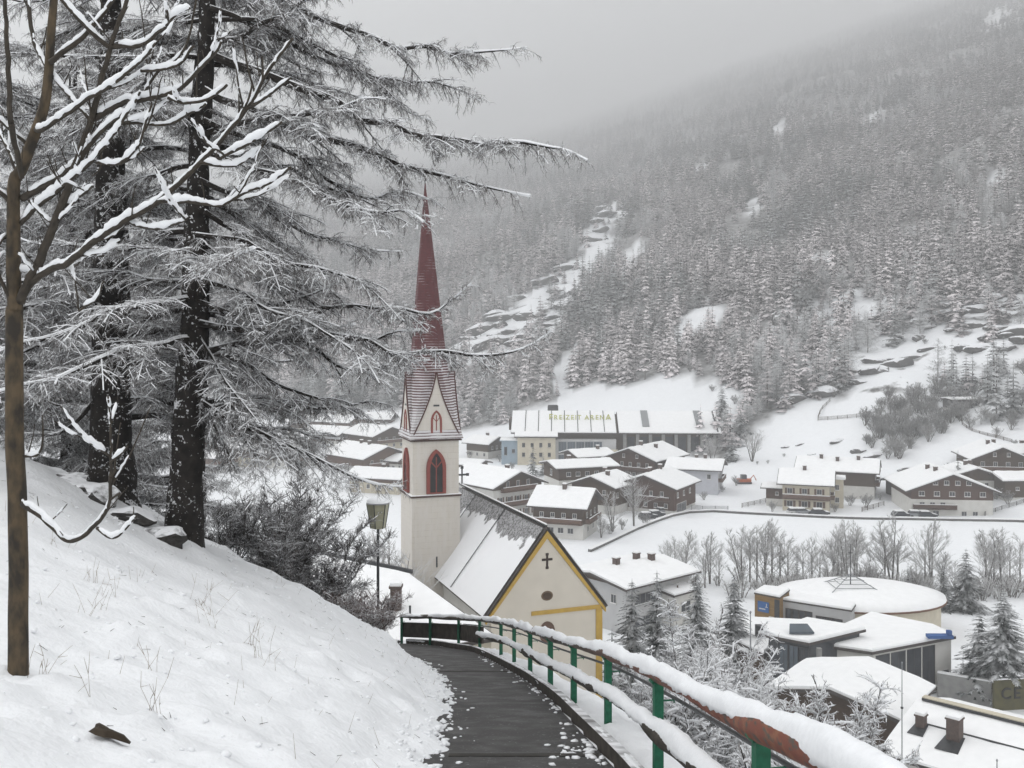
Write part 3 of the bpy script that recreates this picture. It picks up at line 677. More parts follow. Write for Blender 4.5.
def strands(seed, h, r, lev, per, bare=.15, rise=.3, thick=.03, droop=.15):
    """bare larch: a trunk and thin strands of frosted branches"""
    rng = np.random.RandomState(seed); tr = MB().tube([(0, 0, -.6), (0, 0, h * .5), (0, 0, h)], [h * .012 + .02, h * .008, .01], 5); cb = MB()
    n = lev; t = bare + (1 - bare) * rng.rand(n) ** .9; az = rng.uniform(0, 6.283, n); l = r * (1 - t) ** .7 * rng.uniform(.5, 1.1, n) + .03 * h
    d = np.stack((np.cos(az), np.sin(az), 0 * az), 1); o = np.stack((0 * t, 0 * t, t * h), 1)
    f = lambda i, q: o[i] + d[i] * (l[i] * q)[:, None] + Z3 * (l[i] * (rise * q - droop * q * q))[:, None]
    i = np.arange(n); cb.prisms(f(i, 0 * t), f(i, 0 * t + .5), thick, thick * .8, 3); cb.prisms(f(i, 0 * t + .5), f(i, 0 * t + 1), thick * .8, thick * .4, 3)
    m = n * per; i = rng.randint(0, n, m); q = rng.uniform(.15, 1, m); p = f(i, q); dd = rng.normal(0, .6, (m, 3)) + d[i] * .7; dd[:, 2] += rng.uniform(-.3, .4, m)
    dd /= np.linalg.norm(dd, axis=1)[:, None]; cb.prisms(p, p + dd * (l[i] * rng.uniform(.15, .4, m))[:, None], thick * .75, thick * .4, 3)
    return tr, cb
def deciduous(seed, h, spread, stems=1, depth=4, thick=.02, fan=.45, n1=9):
    """bare upright tree or bush: recursive branching"""
    rng = np.random.RandomState(seed); A = []; B = []; ra = []; rb = []; TA = MB()
    def grow(p, d, l, r, k):
        q = p
        for s in range(3):
            e = q + d * l / 3; A.append(q); B.append(e); ra.append(r * (1 - s * .2)); rb.append(r * (1 - s * .2 - .2)); q = e
            d = d + rng.normal(0, .09, 3); d[2] += .04; d /= np.linalg.norm(d)
            if k > 0:
                for _ in range(rng.randint(1, 3)):
                    nd = d + rng.normal(0, fan, 3); nd[2] = abs(nd[2]) * .6 + .35; nd /= np.linalg.norm(nd)
                    grow(q - d * l * .1 * rng.rand(), nd, l * rng.uniform(.45, .7), max(r * .5, thick), k - 1)
    for s in range(stems):
        az = rng.uniform(0, 6.283); tl = rng.uniform(.0, spread) if stems > 1 else 0
        d = np.array((math.cos(az) * tl, math.sin(az) * tl, 1.)); d /= np.linalg.norm(d); hh = h * rng.uniform(.7, 1)
        p0 = np.array((math.cos(az), math.sin(az), 0)) * tl * .25
        r = h * .013 + .02
        TA.tube([p0 - Z3 * .5, p0 + d * hh * .4, p0 + d * hh * .93], [r, r * .7, .012], 5)
        for j in range(n1):
            t = .18 + .75 * j / n1; az2 = rng.uniform(0, 6.283); nd = np.array((math.cos(az2), math.sin(az2), rng.uniform(.7, 1.6))); nd /= np.linalg.norm(nd)
            grow(p0 + d * hh * t, nd, h * .34 * (1.08 - t) * rng.uniform(.7, 1.2), max(r * .4, thick), depth - 2)
    cb = MB().prisms(np.array(A), np.array(B), np.array(ra), np.array(rb), 3)
    return TA, cb
def make_tree(name, label, pair, mats, loc, rz=0, group=None, sc=1.):
    root = thing(name, label, 'tree', loc, rz, group); root.scale = (sc,) * 3
    pair[0].build('trunk', mats[0], root); pair[1].build('crown', mats[1], root)
    return root
def single(name, label, pair, mats, loc, group, sc=1.):
    """small far tree: one mesh, trunk and crown as two materials"""
    mb = pair[1]; t = pair[0]
    for (f, m_) in t.F: mb.F.append((f + mb.n, 1))
    mb.V += t.V; mb.n += t.n
    o = mb.build(name, [mats[1], mats[0]]); o.location = [float(c) for c in loc]; o.scale = (sc,) * 3
    return tag(o, label, 'tree', group)

# ------------------------------------------------------------------ the forest on the mountain
GF = 'trees along the lower edge of the mountain forest'
LF = 'snow-dusted tree standing at the lower edge of the mountain forest above the rocky slope'
kinds = []
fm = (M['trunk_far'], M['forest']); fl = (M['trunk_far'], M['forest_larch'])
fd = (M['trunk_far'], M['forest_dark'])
edge = [(716, 445), (790, 372), (775, 360), (880, 318), (930, 318), (800, 380), (840, 388), (895, 345), (750, 432), (868, 330)]
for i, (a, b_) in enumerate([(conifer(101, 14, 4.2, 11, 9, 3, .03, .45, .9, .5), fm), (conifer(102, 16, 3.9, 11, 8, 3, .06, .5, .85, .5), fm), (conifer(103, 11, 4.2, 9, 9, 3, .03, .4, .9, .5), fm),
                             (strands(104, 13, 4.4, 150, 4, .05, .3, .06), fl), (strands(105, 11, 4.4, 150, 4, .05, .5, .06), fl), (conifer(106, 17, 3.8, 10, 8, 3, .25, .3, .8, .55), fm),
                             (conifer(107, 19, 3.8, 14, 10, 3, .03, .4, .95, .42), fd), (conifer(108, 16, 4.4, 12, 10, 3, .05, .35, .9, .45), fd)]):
    p = hit(*edge[i]); kinds.append(single('forest_tree', LF, a, b_, p, GF, 1.))
rng = np.random.RandomState(77); pts = []
for lo, hi, st in ((235, 900, 4.6), (900, 1500, 7.), (1500, 2500, 10.), (2500, 5200, 20.)):
    nY = int((hi - lo) / st)
    for y in np.linspace(lo, hi, nY):
        x = np.arange(-.66 * y, .64 * y, st); pts.append(np.stack((x + rng.uniform(-.5, .5, len(x)) * st, np.full(len(x), y) + rng.uniform(-.5, .5, len(x)) * st), 1))
pts = np.concatenate(pts); zz = T(pts[:, 0], pts[:, 1])
cl = clearing(pts[:, 0], pts[:, 1], zz) | (pts[:, 1] < 1.15 * np.abs(pts[:, 0])) & (pts[:, 0] < -200)
# scattered trees inside the rocky slope, thin stands on its upper part
ppx = 512 + pts[:, 0] / pts[:, 1] * F; ppy = HY - zz / pts[:, 1] * F
thin = in_poly(ppx, ppy, [(765, 345), (770, 318), (850, 285), (1060, 275), (1060, 330), (960, 330), (880, 345), (845, 390), (800, 395)]) & (rng.rand(len(pts)) < .28)
thin |= in_poly(ppx, ppy, [(765, 345), (775, 310), (845, 290), (830, 345), (800, 395)]) & (rng.rand(len(pts)) < .6)
thin |= in_poly(ppx, ppy, CLEAR[1]) & (rng.rand(len(pts)) < .07) & (mslope(pts[:, 0], pts[:, 1]) > 30)
thin |= in_poly(ppx, ppy, [(930, 380), (1060, 330), (1060, 440), (960, 425)]) & (rng.rand(len(pts)) < .3)
gaps = (fbm(pts[:, 0] / 30, pts[:, 1] / 55, 97, 3) > .66) & (rng.rand(n0 := len(pts)) < .85)
keep = ((~cl & ~gaps) | thin) & (ppx > -60) & (ppx < 1090) & (mslope(pts[:, 0], pts[:, 1]) > 6)
pts = pts[keep]; zz = zz[keep]; n = len(pts)
mot = fbm(pts[:, 0] / 70, pts[:, 1] / 120, 91, 4) + rng.uniform(-.11, .11, n)
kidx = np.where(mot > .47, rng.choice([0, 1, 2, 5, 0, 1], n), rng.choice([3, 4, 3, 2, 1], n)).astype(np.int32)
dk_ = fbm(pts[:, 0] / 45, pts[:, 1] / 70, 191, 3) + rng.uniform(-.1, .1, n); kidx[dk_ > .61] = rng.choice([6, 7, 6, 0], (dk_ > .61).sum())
scl = rng.uniform(.4, 1.2, n) * np.clip(.75 + .5 * fbm(pts[:, 0] / 45, pts[:, 1] / 45, 95, 2), .6, 1.2) * np.where(pts[:, 1] > 1500, 1.25, 1.) * np.where(pts[:, 1] > 2500, 1.4, 1)
me = bpy.data.meshes.new('mountain_forest'); me.vertices.add(n); me.vertices.foreach_set('co', np.column_stack((pts, zz - .3)).ravel().astype(np.float32))
for nm, ty, arr in (('kind_index', 'INT', kidx), ('tree_scale', 'FLOAT', scl.astype(np.float32)), ('turn', 'FLOAT', rng.uniform(0, 6.28, n).astype(np.float32))):
    at = me.attributes.new(nm, ty, 'POINT'); at.data.foreach_set('value', arr)
fo = bpy.data.objects.new('mountain_forest', me); COL.objects.link(fo); fo['kind'] = 'stuff'
gn = bpy.data.node_groups.new('forest_planting', 'GeometryNodeTree'); gn.interface.new_socket('Geometry', in_out='INPUT', socket_type='NodeSocketGeometry'); gn.interface.new_socket('Geometry', in_out='OUTPUT', socket_type='NodeSocketGeometry')
gi = gn.nodes.new('NodeGroupInput'); go = gn.nodes.new('NodeGroupOutput'); jn = gn.nodes.new('GeometryNodeJoinGeometry')
def attr(nm, ty):
    a = gn.nodes.new('GeometryNodeInputNamedAttribute'); a.data_type = ty; a.inputs['Name'].default_value = nm; return a.outputs['Attribute']
ki = attr('kind_index', 'INT'); ts = attr('tree_scale', 'FLOAT'); cx = gn.nodes.new('ShaderNodeCombineXYZ'); gn.links.new(attr('turn', 'FLOAT'), cx.inputs[2])
for i, o in enumerate(kinds):
    oi = gn.nodes.new('GeometryNodeObjectInfo'); oi.inputs['Object'].default_value = o; oi.inputs['As Instance'].default_value = True; oi.transform_space = 'ORIGINAL'
    eq = gn.nodes.new('FunctionNodeCompare'); eq.data_type = 'INT'; eq.operation = 'EQUAL'; gn.links.new(ki, eq.inputs[2]); eq.inputs[3].default_value = i
    ip = gn.nodes.new('GeometryNodeInstanceOnPoints'); gn.links.new(gi.outputs[0], ip.inputs['Points']); gn.links.new(oi.outputs['Geometry'], ip.inputs['Instance'])
    gn.links.new(eq.outputs[0], ip.inputs['Selection']); gn.links.new(cx.outputs[0], ip.inputs['Rotation']); gn.links.new(ts, ip.inputs['Scale']); gn.links.new(ip.outputs[0], jn.inputs[0])
gn.links.new(jn.outputs[0], go.inputs[0])
md = fo.modifiers.new('planting', 'NODES'); md.node_group = gn
# separate trees one can tell apart along the forest's lower edge
rng = np.random.RandomState(31)
def along(poly, k):
    xs = [p[0] for p in poly]; ys = [p[1] for p in poly]; out = []
    while len(out) < k:
        x, y = rng.uniform(min(xs), max(xs)), rng.uniform(min(ys), max(ys))
        if in_poly(np.array([x]), np.array([y]), poly)[0]: out.append((x, y))
    return out
def copy1(o, loc, rz, sc):
    c = o.copy(); COL.objects.link(c); c.location = [float(q) for q in loc]; c.rotation_euler.z = rz; c.scale = (sc * rng.uniform(.9, 1.1), sc * rng.uniform(.9, 1.1), sc); return c
for (x, y) in along([(768, 350), (800, 330), (890, 318), (925, 322), (890, 340), (850, 345), (845, 392), (800, 402)], 60):
    copy1(kinds[rng.choice([0, 1, 5, 5, 1, 3])], hit(x, y), rng.uniform(0, 6), rng.uniform(.6, .95))
for (x, y) in along([(840, 318), (850, 295), (1040, 285), (1040, 345), (960, 338), (890, 325)], 46):
    copy1(kinds[rng.choice([0, 1, 5, 2, 3])], hit(x, y), rng.uniform(0, 6), rng.uniform(.55, .95))
for (x, y) in along([(690, 470), (735, 440), (770, 415), (800, 400), (770, 400), (735, 420), (700, 455)], 16):
    copy1(kinds[rng.choice([3, 4, 3, 0])], hit(x, y), rng.uniform(0, 6), rng.uniform(.4, .75))

# ------------------------------------------------------------------ bushes on the slope above the chalets
bush_mat = frost('frosted_bush', (.09, .083, .078), (.2, .19, .18), .1, 1., 1., amount=.75, nscale=.4, namp=.5, var=.25, snow=(.66, .67, .68))
GB = 'frosted bare bushes on the slope above the chalets'; LB = 'grey frosted bare bush on the snowy slope above the chalets'
bushes = []
for i, (x, y) in enumerate([(880, 440), (905, 425), (930, 430)]):
    bushes.append(make_tree('bare_bush', LB, deciduous(210 + i, 6.5, .8, 6, 5, .016, .5, 6), (M['trunk_far'], bush_mat), hit(x, y), 0, GB))
for (x, y) in along([(862, 452), (862, 425), (880, 400), (945, 390), (965, 420), (935, 442), (895, 464)], 95):
    dup(bushes[rng.randint(3)], hit(x, y), rng.uniform(0, 6), rng.uniform(.45, 1.05))
for (x, y) in along([(960, 425), (945, 392), (975, 372), (1040, 360), (1040, 435), (990, 440)], 40):
    dup(bushes[rng.randint(3)], hit(x, y), rng.uniform(0, 6), rng.uniform(.5, .8))
for (x, y) in along([(782, 405), (790, 378), (850, 368), (852, 392), (820, 402)], 34):
    dup(bushes[rng.randint(3)], hit(x, y), rng.uniform(0, 6), rng.uniform(.3, .6))
for x, y, s, in ((784, 457, .22), (757, 465, .2), (768, 464, .2), (838, 442, .2), (945, 350, .3), (925, 345, .4), (960, 352, .5), (985, 345, .4), (640, 290, .35), (690, 372, .5), (735, 405, .6), (712, 392, .5)):
    dup(bushes[rng.randint(3)], hit(x, y), rng.uniform(0, 6), s)

# ------------------------------------------------------------------ rocks
def rock(seed, flat=.6, n=3):
    import bmesh
    bm = bmesh.new(); bmesh.ops.create_icosphere(bm, subdivisions=n, radius=1.)
    V = np.array([v.co[:] for v in bm.verts]); Fc = np.array([[v.index for v in f.verts] for f in bm.faces]); bm.free()
    rs = np.random.RandomState(seed)
    for _ in range(14):                                         # cut flat planes
        nrm = rs.normal(0, 1, 3); nrm /= np.linalg.norm(nrm); d = rs.uniform(.55, .85); k = V @ nrm - d; V = V - np.clip(k, 0, None)[:, None] * nrm * .92
    V *= 1 + .4 * (fbm(V[:, 0] * 3 + V[:, 2] * 2, V[:, 1] * 3, seed, 4) - .5)[:, None]
    V[:, 2] *= flat
    return MB().add(V, Fc)
rng2 = np.random.RandomState(5)
GR = 'rock outcrops on the snowy slope'; LR = 'dark rock outcrop breaking through the snow on the mountain slope'
rk_spots = [(880, 318, 22), (902, 326, 20), (925, 322, 22), (950, 317, 20), (985, 312, 22), (1003, 317, 20), (990, 300, 18), (878, 362, 18), (897, 366, 22), (870, 372, 20), (855, 384, 18),
            (822, 396, 22), (795, 402, 20), (845, 350, 24), (832, 346, 20), (1012, 306, 14), (965, 300, 14), (912, 360, 16), (930, 350, 12), (520, 300, 20), (542, 284, 18), (508, 318, 24), (566, 270, 16), (530, 318, 20),
            (484, 332, 22), (600, 232, 14), (556, 292, 14), (520, 345, 20), (492, 346, 22), (545, 332, 12), (606, 216, 12), (858, 452, 12), (872, 458, 14), (905, 470, 10), (838, 443, 9), (800, 446, 5), (812, 455, 5), (785, 448, 5), (1020, 342, 14), (945, 378, 10)]
rk_spots += [(x, y, rng2.uniform(9, 20)) for x, y in along(CLEAR[1], 16)] + [(x, y, rng2.uniform(8, 20)) for x, y in along([(850, 330), (880, 312), (1020, 300), (1020, 352), (900, 372), (850, 372)], 26)]
rocks = [];
for i, (x, y, w) in enumerate(rk_spots):
    p = hit(x, y); s = w * p[1] / F * .55
    if i < 4:
        o = rock(300 + i).build('rock_outcrop', M['rock'], None); tag(o, LR, 'rock', GR); rocks.append(o)
    else:
        o = rocks[rng.randint(4)].copy(); COL.objects.link(o)
    o.location = [float(p[0]), float(p[1]), float(p[2] - s * -.1)]; o.scale = (s * rng.uniform(1.3, 2.), s * .9, s * rng.uniform(.8, 1.3)); o.rotation_euler = (rng.uniform(-.2, .2), rng.uniform(-.25, .05), rng.uniform(-.5, .5))
p = hit(782, 326); o = rock(309, 1.3).build('cliff_block', M['rock']); tag(o, 'square dark cliff block with a snow cap among the trees', 'rock')
o.location = [float(c) for c in p + np.array((0, 2, 2.2))]; o.scale = (4.4, 4, 3.8)

# ------------------------------------------------------------------ trees in the valley
rng = np.random.RandomState(51)
bare_mat = frost('frosted_valley_branches', (.3, .29, .285), (.44, .43, .42), .1, 1., 1., amount=.9, nscale=.5, namp=.5, var=.15, snow=(.68, .69, .7))
GV = 'bare frosted trees by the river'; LV = 'slender bare tree white with frost beside the snowy river flat'
vt = []
vspots = [(742, 583, 62), (750, 582, 70), (757, 584, 72), (764, 582, 70), (772, 584, 74), (780, 583, 66), (788, 584, 60), (803, 585, 54), (812, 584, 58), (820, 585, 50), (838, 586, 66), (848, 585, 70), (842, 587, 50), (870, 588, 46),
          (885, 588, 70), (892, 586, 78), (898, 588, 60), (925, 590, 64), (931, 588, 74), (940, 590, 44), (985, 588, 56), (994, 586, 72), (1002, 588, 66), (1010, 590, 60), (1020, 588, 70), (683, 582, 58), (710, 584, 56), (719, 586, 48), (705, 588, 40), (668, 575, 40), (860, 592, 36), (955, 592, 40), (915, 594, 34), (830, 592, 36), (795, 592, 36)]
for i, (x, y, hpx) in enumerate(vspots):
    Y = 42. / (y - HY) * F; X = (x - 512) * Y / F; loc = (X, Y, g(X, Y) - .1); hh = hpx * Y / F
    if i < 5: 
        vt.append(make_tree('bare_tree', LV, deciduous(400 + i, 11, .3, 1 + (i % 3 == 0), 5, .012, .4, 13), (M['trunk_far'], bare_mat), loc, 0, GV, hh / 11)); vt[-1]
    else: dup(vt[rng.randint(5)], loc, rng.uniform(0, 6), hh / 11)
# low undergrowth along the far bank: bushes
GU = 'low frosted bushes under the river trees'; LU = 'low grey frosted bush under the bare trees by the river'
ub = [make_tree('bare_bush', LU, deciduous(430 + i, 3., .9, 6, 4, .02, .5, 4), (M['trunk_far'], bare_mat), (60 + i * 7, 166, g(60 + i * 7, 166)), 0, GU) for i in range(2)]
for i in range(100):
    x = rng.uniform(690, 1035); y = rng.uniform(584, 600) ; Y = 42. / (y - HY) * F; X = (x - 512) * Y / F
    dup(ub[rng.randint(2)], (X, Y, g(X, Y)), rng.uniform(0, 6), rng.uniform(.6, 1.5))
for i in range(6):
    x = rng.uniform(672, 1030); y = rng.uniform(580, 590); Y = 42. / (y - HY) * F; X = (x - 512) * Y / F; dup(vt[rng.randint(5)], (X, Y, g(X, Y)), rng.uniform(0, 6), rng.uniform(.55, 1.05))

nm = (M['bark'], M['needle'])
def spruce(label, x, yb, hpx, Y, seed, rfac=.27, lev=20, nb=9, leaf=6, group=None, droop=.35):
    if hpx > 48: lev, nb, leaf = int(lev * 1.5), int(nb * 1.5), leaf + 4
    h0 = hpx * Y / F; X = (x - 512) * Y / F; z = g(X, Y) - .1; h = (HY - yb + hpx) * Y / F - z
    return make_tree('spruce_tree', label, conifer(seed, h, h0 * rfac * max(1., h / h0) ** .4, int(lev * max(1., h / h0) ** .6), nb, leaf, .33 if seed == 501 else .16 if seed == 502 else .05, droop, 1., .2 if hpx > 48 else .28), nm, (X, Y, z), seed)
spruce('tall snow-laden spruce at the right edge above the lettered wall', 1004, 681, 92, 112, 501, .46, 18, 11, 7, droop=.28)
spruce('shorter dark spruce just left of the tall one by the grey wall', 979, 684, 74, 114, 502, .46, 14, 10, 6)
spruce('full snowy spruce beside the river behind the round-roofed building', 966, 614, 66, 150, 503, .4, 16, 10, 6)
spruce('slim dark spruce just left of the full snowy one by the river', 944, 612, 54, 150, 504, .28, 16, 9, 5)
spruce('slim dark spruce above the peak of the round roof', 836, 587, 34, 166, 505, .2, 16, 8, 5)
spruce('smaller of the two dark spruces above the round roof', 826, 587, 26, 166, 506, .22, 14, 8, 5)
spruce('dark narrow spruce left of the round roof by the bare trunks', 797, 590, 42, 163, 507, .2, 16, 8, 5)
spruce('small pale spruce behind the right half of the round roof', 908, 596, 34, 158, 508, .24, 14, 8, 5)
spruce('broad dark snowy spruce left of the blue-signed building', 697, 622, 52, 118, 509, .42, 16, 12, 6)
spruce('rounded dark snowy spruce beside the blue-signed building', 734, 624, 50, 120, 510, .46, 15, 12, 6)
spruce('dark pointed spruce right of the yellow-edged church gable', 632, 652, 74, 84, 511, .4, 16, 10, 6)
spruce('second pointed spruce in front of the large pale house', 657, 652, 82, 90, 512, .32, 18, 10, 6)
spruce('low snowy spruce between the church gable and the railing', 612, 668, 40, 70, 513, .4, 14, 10, 6)
spruce('frosted spruce in front of the cream end block of the long hall', 533, 492, 48, 285, 514, .2, 18, 9, 4)
spruce('small frosted spruce beside the cream end block of the long hall', 543, 488, 36, 288, 515, .2, 16, 8, 4)
spruce('tall dark spruce behind the right end of the long hall', 722, 446, 62, 335, 516, .2, 18, 9, 5)
spruce('broad dark spruce beside the right end of the long hall', 741, 456, 44, 318, 517, .38, 14, 10, 5)
spruce('dark spruce on the slope edge right of the long hall', 732, 470, 40, 300, 518, .36, 14, 9, 5)
spruce('tiny dark spruce in the snow between two modern roofs', 963, 680, 24, 118, 519, .25, 12, 8, 4)
spruce('frosted spruce behind the largest dark-gabled chalet', 958, 480, 30, 243, 520, .24, 14, 8, 4)
def frosty(label, x, yb, hpx, Y, seed, stems=3):
    X = (x - 512) * Y / F; z = g(X, Y) - .1; h = (HY - yb + hpx) * Y / F - z
    return make_tree('frosted_tree', label, deciduous(seed, h, .35, stems, 4, .022, .42, 12), (M['trunk_far'], bare_mat), (X, Y, z))
frosty('tall white frosted tree in front of the red-brown chalet', 634, 524, 58, 216, 531)
frosty('frosted tree between the steep white roof and the red-brown chalet', 613, 530, 42, 210, 532)
frosty('pale frosted bush at the corner of the chalet with the white roof', 601, 536, 24, 204, 533, 4)
frosty('frosted tree at the left corner of the chalet with the white roof', 543, 526, 30, 214, 534)
frosty('frosted bare tree standing behind the street lantern', 392, 585, 66, 88, 535, 5)
frosty('frosted bare tree left of the pole in front of the low snowy roof', 350, 580, 62, 86, 536, 5)
frosty('bare frosted tree at the right end of the long hall', 712, 470, 40, 300, 537, 4)
frosty('bare frosted tree beside the dark spruces right of the hall', 752, 470, 46, 296, 538, 4)
# ------------------------------------------------------------------ buildings
class Face:
    """places pieces on a wall of a house: u along the wall, v up, w outwards"""
    def __init__(s, o, ux, n): s.o = np.array(o, float); s.u = np.array(ux, float); s.n = np.array(n, float)
    def p(s, u, v, w): return s.o + s.u * u + Z3 * v + s.n * w
    def box(s, mb, u0, u1, v0, v1, w0, w1, m=0):
        V = [s.p(u, v, w) for v in (v0, v1) for w in (w0, w1) for u in (u0, u1)]
        mb.add(V, np.array([(0, 2, 3, 1), (4, 5, 7, 6), (0, 1, 5, 4), (2, 6, 7, 3), (0, 4, 6, 2), (1, 3, 7, 5)]), m)
def window(par, fc, u, v, w=1., h=1.2, off=.0, frame='frame', pane='glass', shut=None, bars=1):
    mb = MB(); a, b_ = w / 2, h / 2; t = .1
    fc.box(mb, u - a, u - a + t, v - b_, v + b_, off - .1, off + .07); fc.box(mb, u + a - t, u + a, v - b_, v + b_, off - .1, off + .07)
    fc.box(mb, u - a + t, u + a - t, v + b_ - t, v + b_, off - .1, off + .065); fc.box(mb, u - a + t, u + a - t, v - b_, v - b_ + t, off - .1, off + .065)
    for i in range(bars):
        x = u - a + w * (i + 1) / (bars + 1); fc.box(mb, x - .03, x + .03, v - b_ + t, v + b_ - t, off - .1, off + .055)
    fc.box(mb, u - a - .05, u + a + .05, v - b_ - .09, v - b_ - .005, off - .1, off + .16)
    fc.box(mb, u - a - .02, u + a + .02, v - b_ - .004, v - b_ + .05, off + .072, off + .15, 1)
    if shut:
        for sg in (-1, 1): fc.box(mb, u + sg * (a + .04) - (w * .4 if sg < 0 else 0), u + sg * (a + .04) + (w * .4 if sg > 0 else 0), v - b_, v + b_, off - .1, off + .05, 2)
    o = mb.build('window', [M[frame], M['snow_roof'], M[shut or frame]], par)
    pb = MB(); fc.box(pb, u - a + t * .9, u + a - t * .9, v - b_ + t * .9, v + b_ - t * .9, off - .12, off + .028)
    pb.build('pane', M[pane], o)
    return o
def balcony(par, fc, u0, u1, v, off, m='wood', depth=1.1, posts=0):
    mb = MB()
    fc.box(mb, u0, u1, v - .16, v, off - .05, off + depth)
    fc.box(mb, u0, u1, v + .12, v + .82, off + depth - .1, off + depth - .03); fc.box(mb, u0 - .04, u1 + .04, v + .86, v + .95, off + depth - .15, off + depth + .02)
    for u in (u0, u1 - .07): fc.box(mb, u, u + .07, v + .12, v + .82, off - .02, off + depth - .12)
    for i in range(int((u1 - u0) / 1.6) + 2):
        u = u0 + .05 + (u1 - u0 - .2) * i / (int((u1 - u0) / 1.6) + 1); fc.box(mb, u, u + .1, v + .001, v + .86, off + depth - .2, off + depth - .11)
    for i in range(posts):
        u = u0 + .1 + (u1 - u0 - .35) * i / max(1, posts - 1); fc.box(mb, u, u + .16, v + .951, v + 2.5, off + depth - .17, off + depth - .01)
    fc.box(mb, u0 - .04, u1 + .04, v + .953, v + 1.06, off + depth - .15, off + depth + .015, 1)
    return mb.build('balcony', [M[m], M['snow_roof']], par)
def vprofile(W, z, ov, th, pitch, dz=0.):
    hw = W / 2 + ov; t = math.tan(pitch); e = z - ov * t
    return [(-hw, e + dz), (0, e + hw * t + dz), (hw, e + dz), (hw, e + dz + th), (0, e + hw * t + dz + th), (-hw, e + dz + th)]
def chimney(par, x, y, zr, s=.8, h=1.3, m='brick'):
    mb = MB().box(x - s / 2, x + s / 2, y - s / 2, y + s / 2, zr - 1.5, zr + h).box(x - s / 2 - .08, x + s / 2 + .08, y - s / 2 - .08, y + s / 2 + .08, zr + h + .002, zr + h + .12)
    o = mb.build('chimney', M[m], par)
    MB().box(x - s / 2 - .02, x + s / 2 + .02, y - s / 2 - .02, y + s / 2 + .02, zr + h + .122, zr + h + .34).build('snow_cap', M['snow_roof'], o)
    return o
def house(label, X, Y, z, yaw, L, W, h, pitch=20, h1=2.8, low='white_wall', up='wood', ov=1.1, ovx=1.2, chims=((0, 1.2),), wins=(), balcs=(), snow_t=.38, cat='house', name='chalet', base=5., auto=(), shut=None):
    """gabled alpine house. wins: (face, u, v, w, h); balcs: (face, u0, u1, v); faces f b l r"""
    root = thing(name, label, cat, (X, Y, z), R(yaw)); pt = R(pitch); rise = W / 2 * math.tan(pt); hx = L / 2; hw = W / 2; rng = np.random.RandomState(int(X * 7 + Y * 3) & 1023)
    MB().box(-hx, hx, -hw, hw, -base, h1).build('wall', M[low], root)
    o_ = .06
    if h1 < h: 
        prof = [(-hw - o_, h1 + .002), (hw + o_, h1 + .002), (hw + o_, h - .02), (0, h + rise - .0), (-hw - o_, h - .02)]
    else: prof = [(-hw + .02, h1 + .002), (hw - .02, h1 + .002), (0, h + rise)]
    MB().extrude([(-hx - o_, a, b_) for a, b_ in prof], (L + 2 * o_, 0, 0)).build('upper_wall', M[up], root)
    rf = MB().extrude([(-hx - ovx, a, b_) for a, b_ in vprofile(W, h + .03, ov, .2, pt)], (L + 2 * ovx, 0, 0))
    for sx in (-1, 1):                                          # barge boards
        x = sx * (hx + ovx); rf.extrude([(x - (.0 if sx > 0 else .1), a, b_) for a, b_ in vprofile(W, h + .03, ov + .04, .3, pt, -.07)], (.1, 0, 0))
    roof = rf.build('roof', M['eave'], root)
    # snow lies in one blanket with a soft uneven edge
    n = max(8, int(L / .8)); sn = MB(); Ls = L + 2 * ovx - .1; prof = vprofile(W, h + .03, ov - .06, snow_t, pt, .204); 
    m_ = 9; ys = np.concatenate((np.linspace(-1, 1, m_),)); hwv = hw + ov - .06; e = h + .03 - (ov - .06) * math.tan(pt) + .204
    top = []; bot = []
    for i in range(n + 1):
        x = -Ls / 2 + Ls * i / n
        for yv in ys:
            yy_ = yv * hwv; zb = e + (hwv - abs(yy_)) * math.tan(pt)
            ed = min(1., (1 - abs(yv)) * 4 + .62) * (1 if 0 < i < n else .8)
            top.append((x, yy_ * (1 - .0), zb + snow_t * ed * (.8 + .4 * vn(x * .7 + X, yy_ * .7 + Y, 3)))); bot.append((x, yy_, zb))
    k = np.arange(n)[:, None] * m_ + np.arange(m_ - 1)[None]; q = np.stack((k, k + m_, k + m_ + 1, k + 1), -1).reshape(-1, 4)
    V = np.array(top + bot); nt = (n + 1) * m_
    sn.add(V, q)
    skirt = []
    for i in range(n):
        for jj in (0, m_ - 1): skirt.append((i * m_ + jj, (i + 1) * m_ + jj, (i + 1) * m_ + jj + nt, i * m_ + jj + nt))
    for j in range(m_ - 1):
        for i0 in (0, n): skirt.append((i0 * m_ + j, i0 * m_ + j + 1, i0 * m_ + j + 1 + nt, i0 * m_ + j + nt))
    sn.F.append((np.array(skirt), 0))
    sn.build('snow_cover', M['snow_roof'], roof)
    for cx_, cy_ in chims: chimney(roof, cx_, cy_, h + rise - abs(cy_) * math.tan(pt) + .5, .8, .9)
    fs = {'f': Face((0, -hw, 0), (1, 0, 0), (0, -1, 0)), 'b': Face((0, hw, 0), (-1, 0, 0), (0, 1, 0)), 'r': Face((hx, 0, 0), (0, 1, 0), (1, 0, 0)), 'l': Face((-hx, 0, 0), (0, -1, 0), (-1, 0, 0))}
    for (f, us, v, w_, h_) in auto:
        for u in us: window(root, fs[f], u, v, w_, h_, 0. if v < h1 else o_, shut=shut)
    for f, u, v, w_, h_ in wins: window(root, fs[f], u, v, w_, h_, 0. if v < h1 else o_)
    for f, u0, u1, v in balcs: balcony(root, fs[f], u0, u1, v, 0. if v < h1 - .5 else o_, 'wood2' if up == 'wood' else up)
    return root, fs
def pl(px, yb, Y=None, zz=None):
    """ground position whose foot shows at (px, yb)"""
    Y = Y or 42. / (yb - HY) * F
    return ((px - 512) * Y / F, Y, (HY - yb) * Y / F if zz is None else zz)
lin = lambda a, b_, n: np.linspace(a, b_, n)

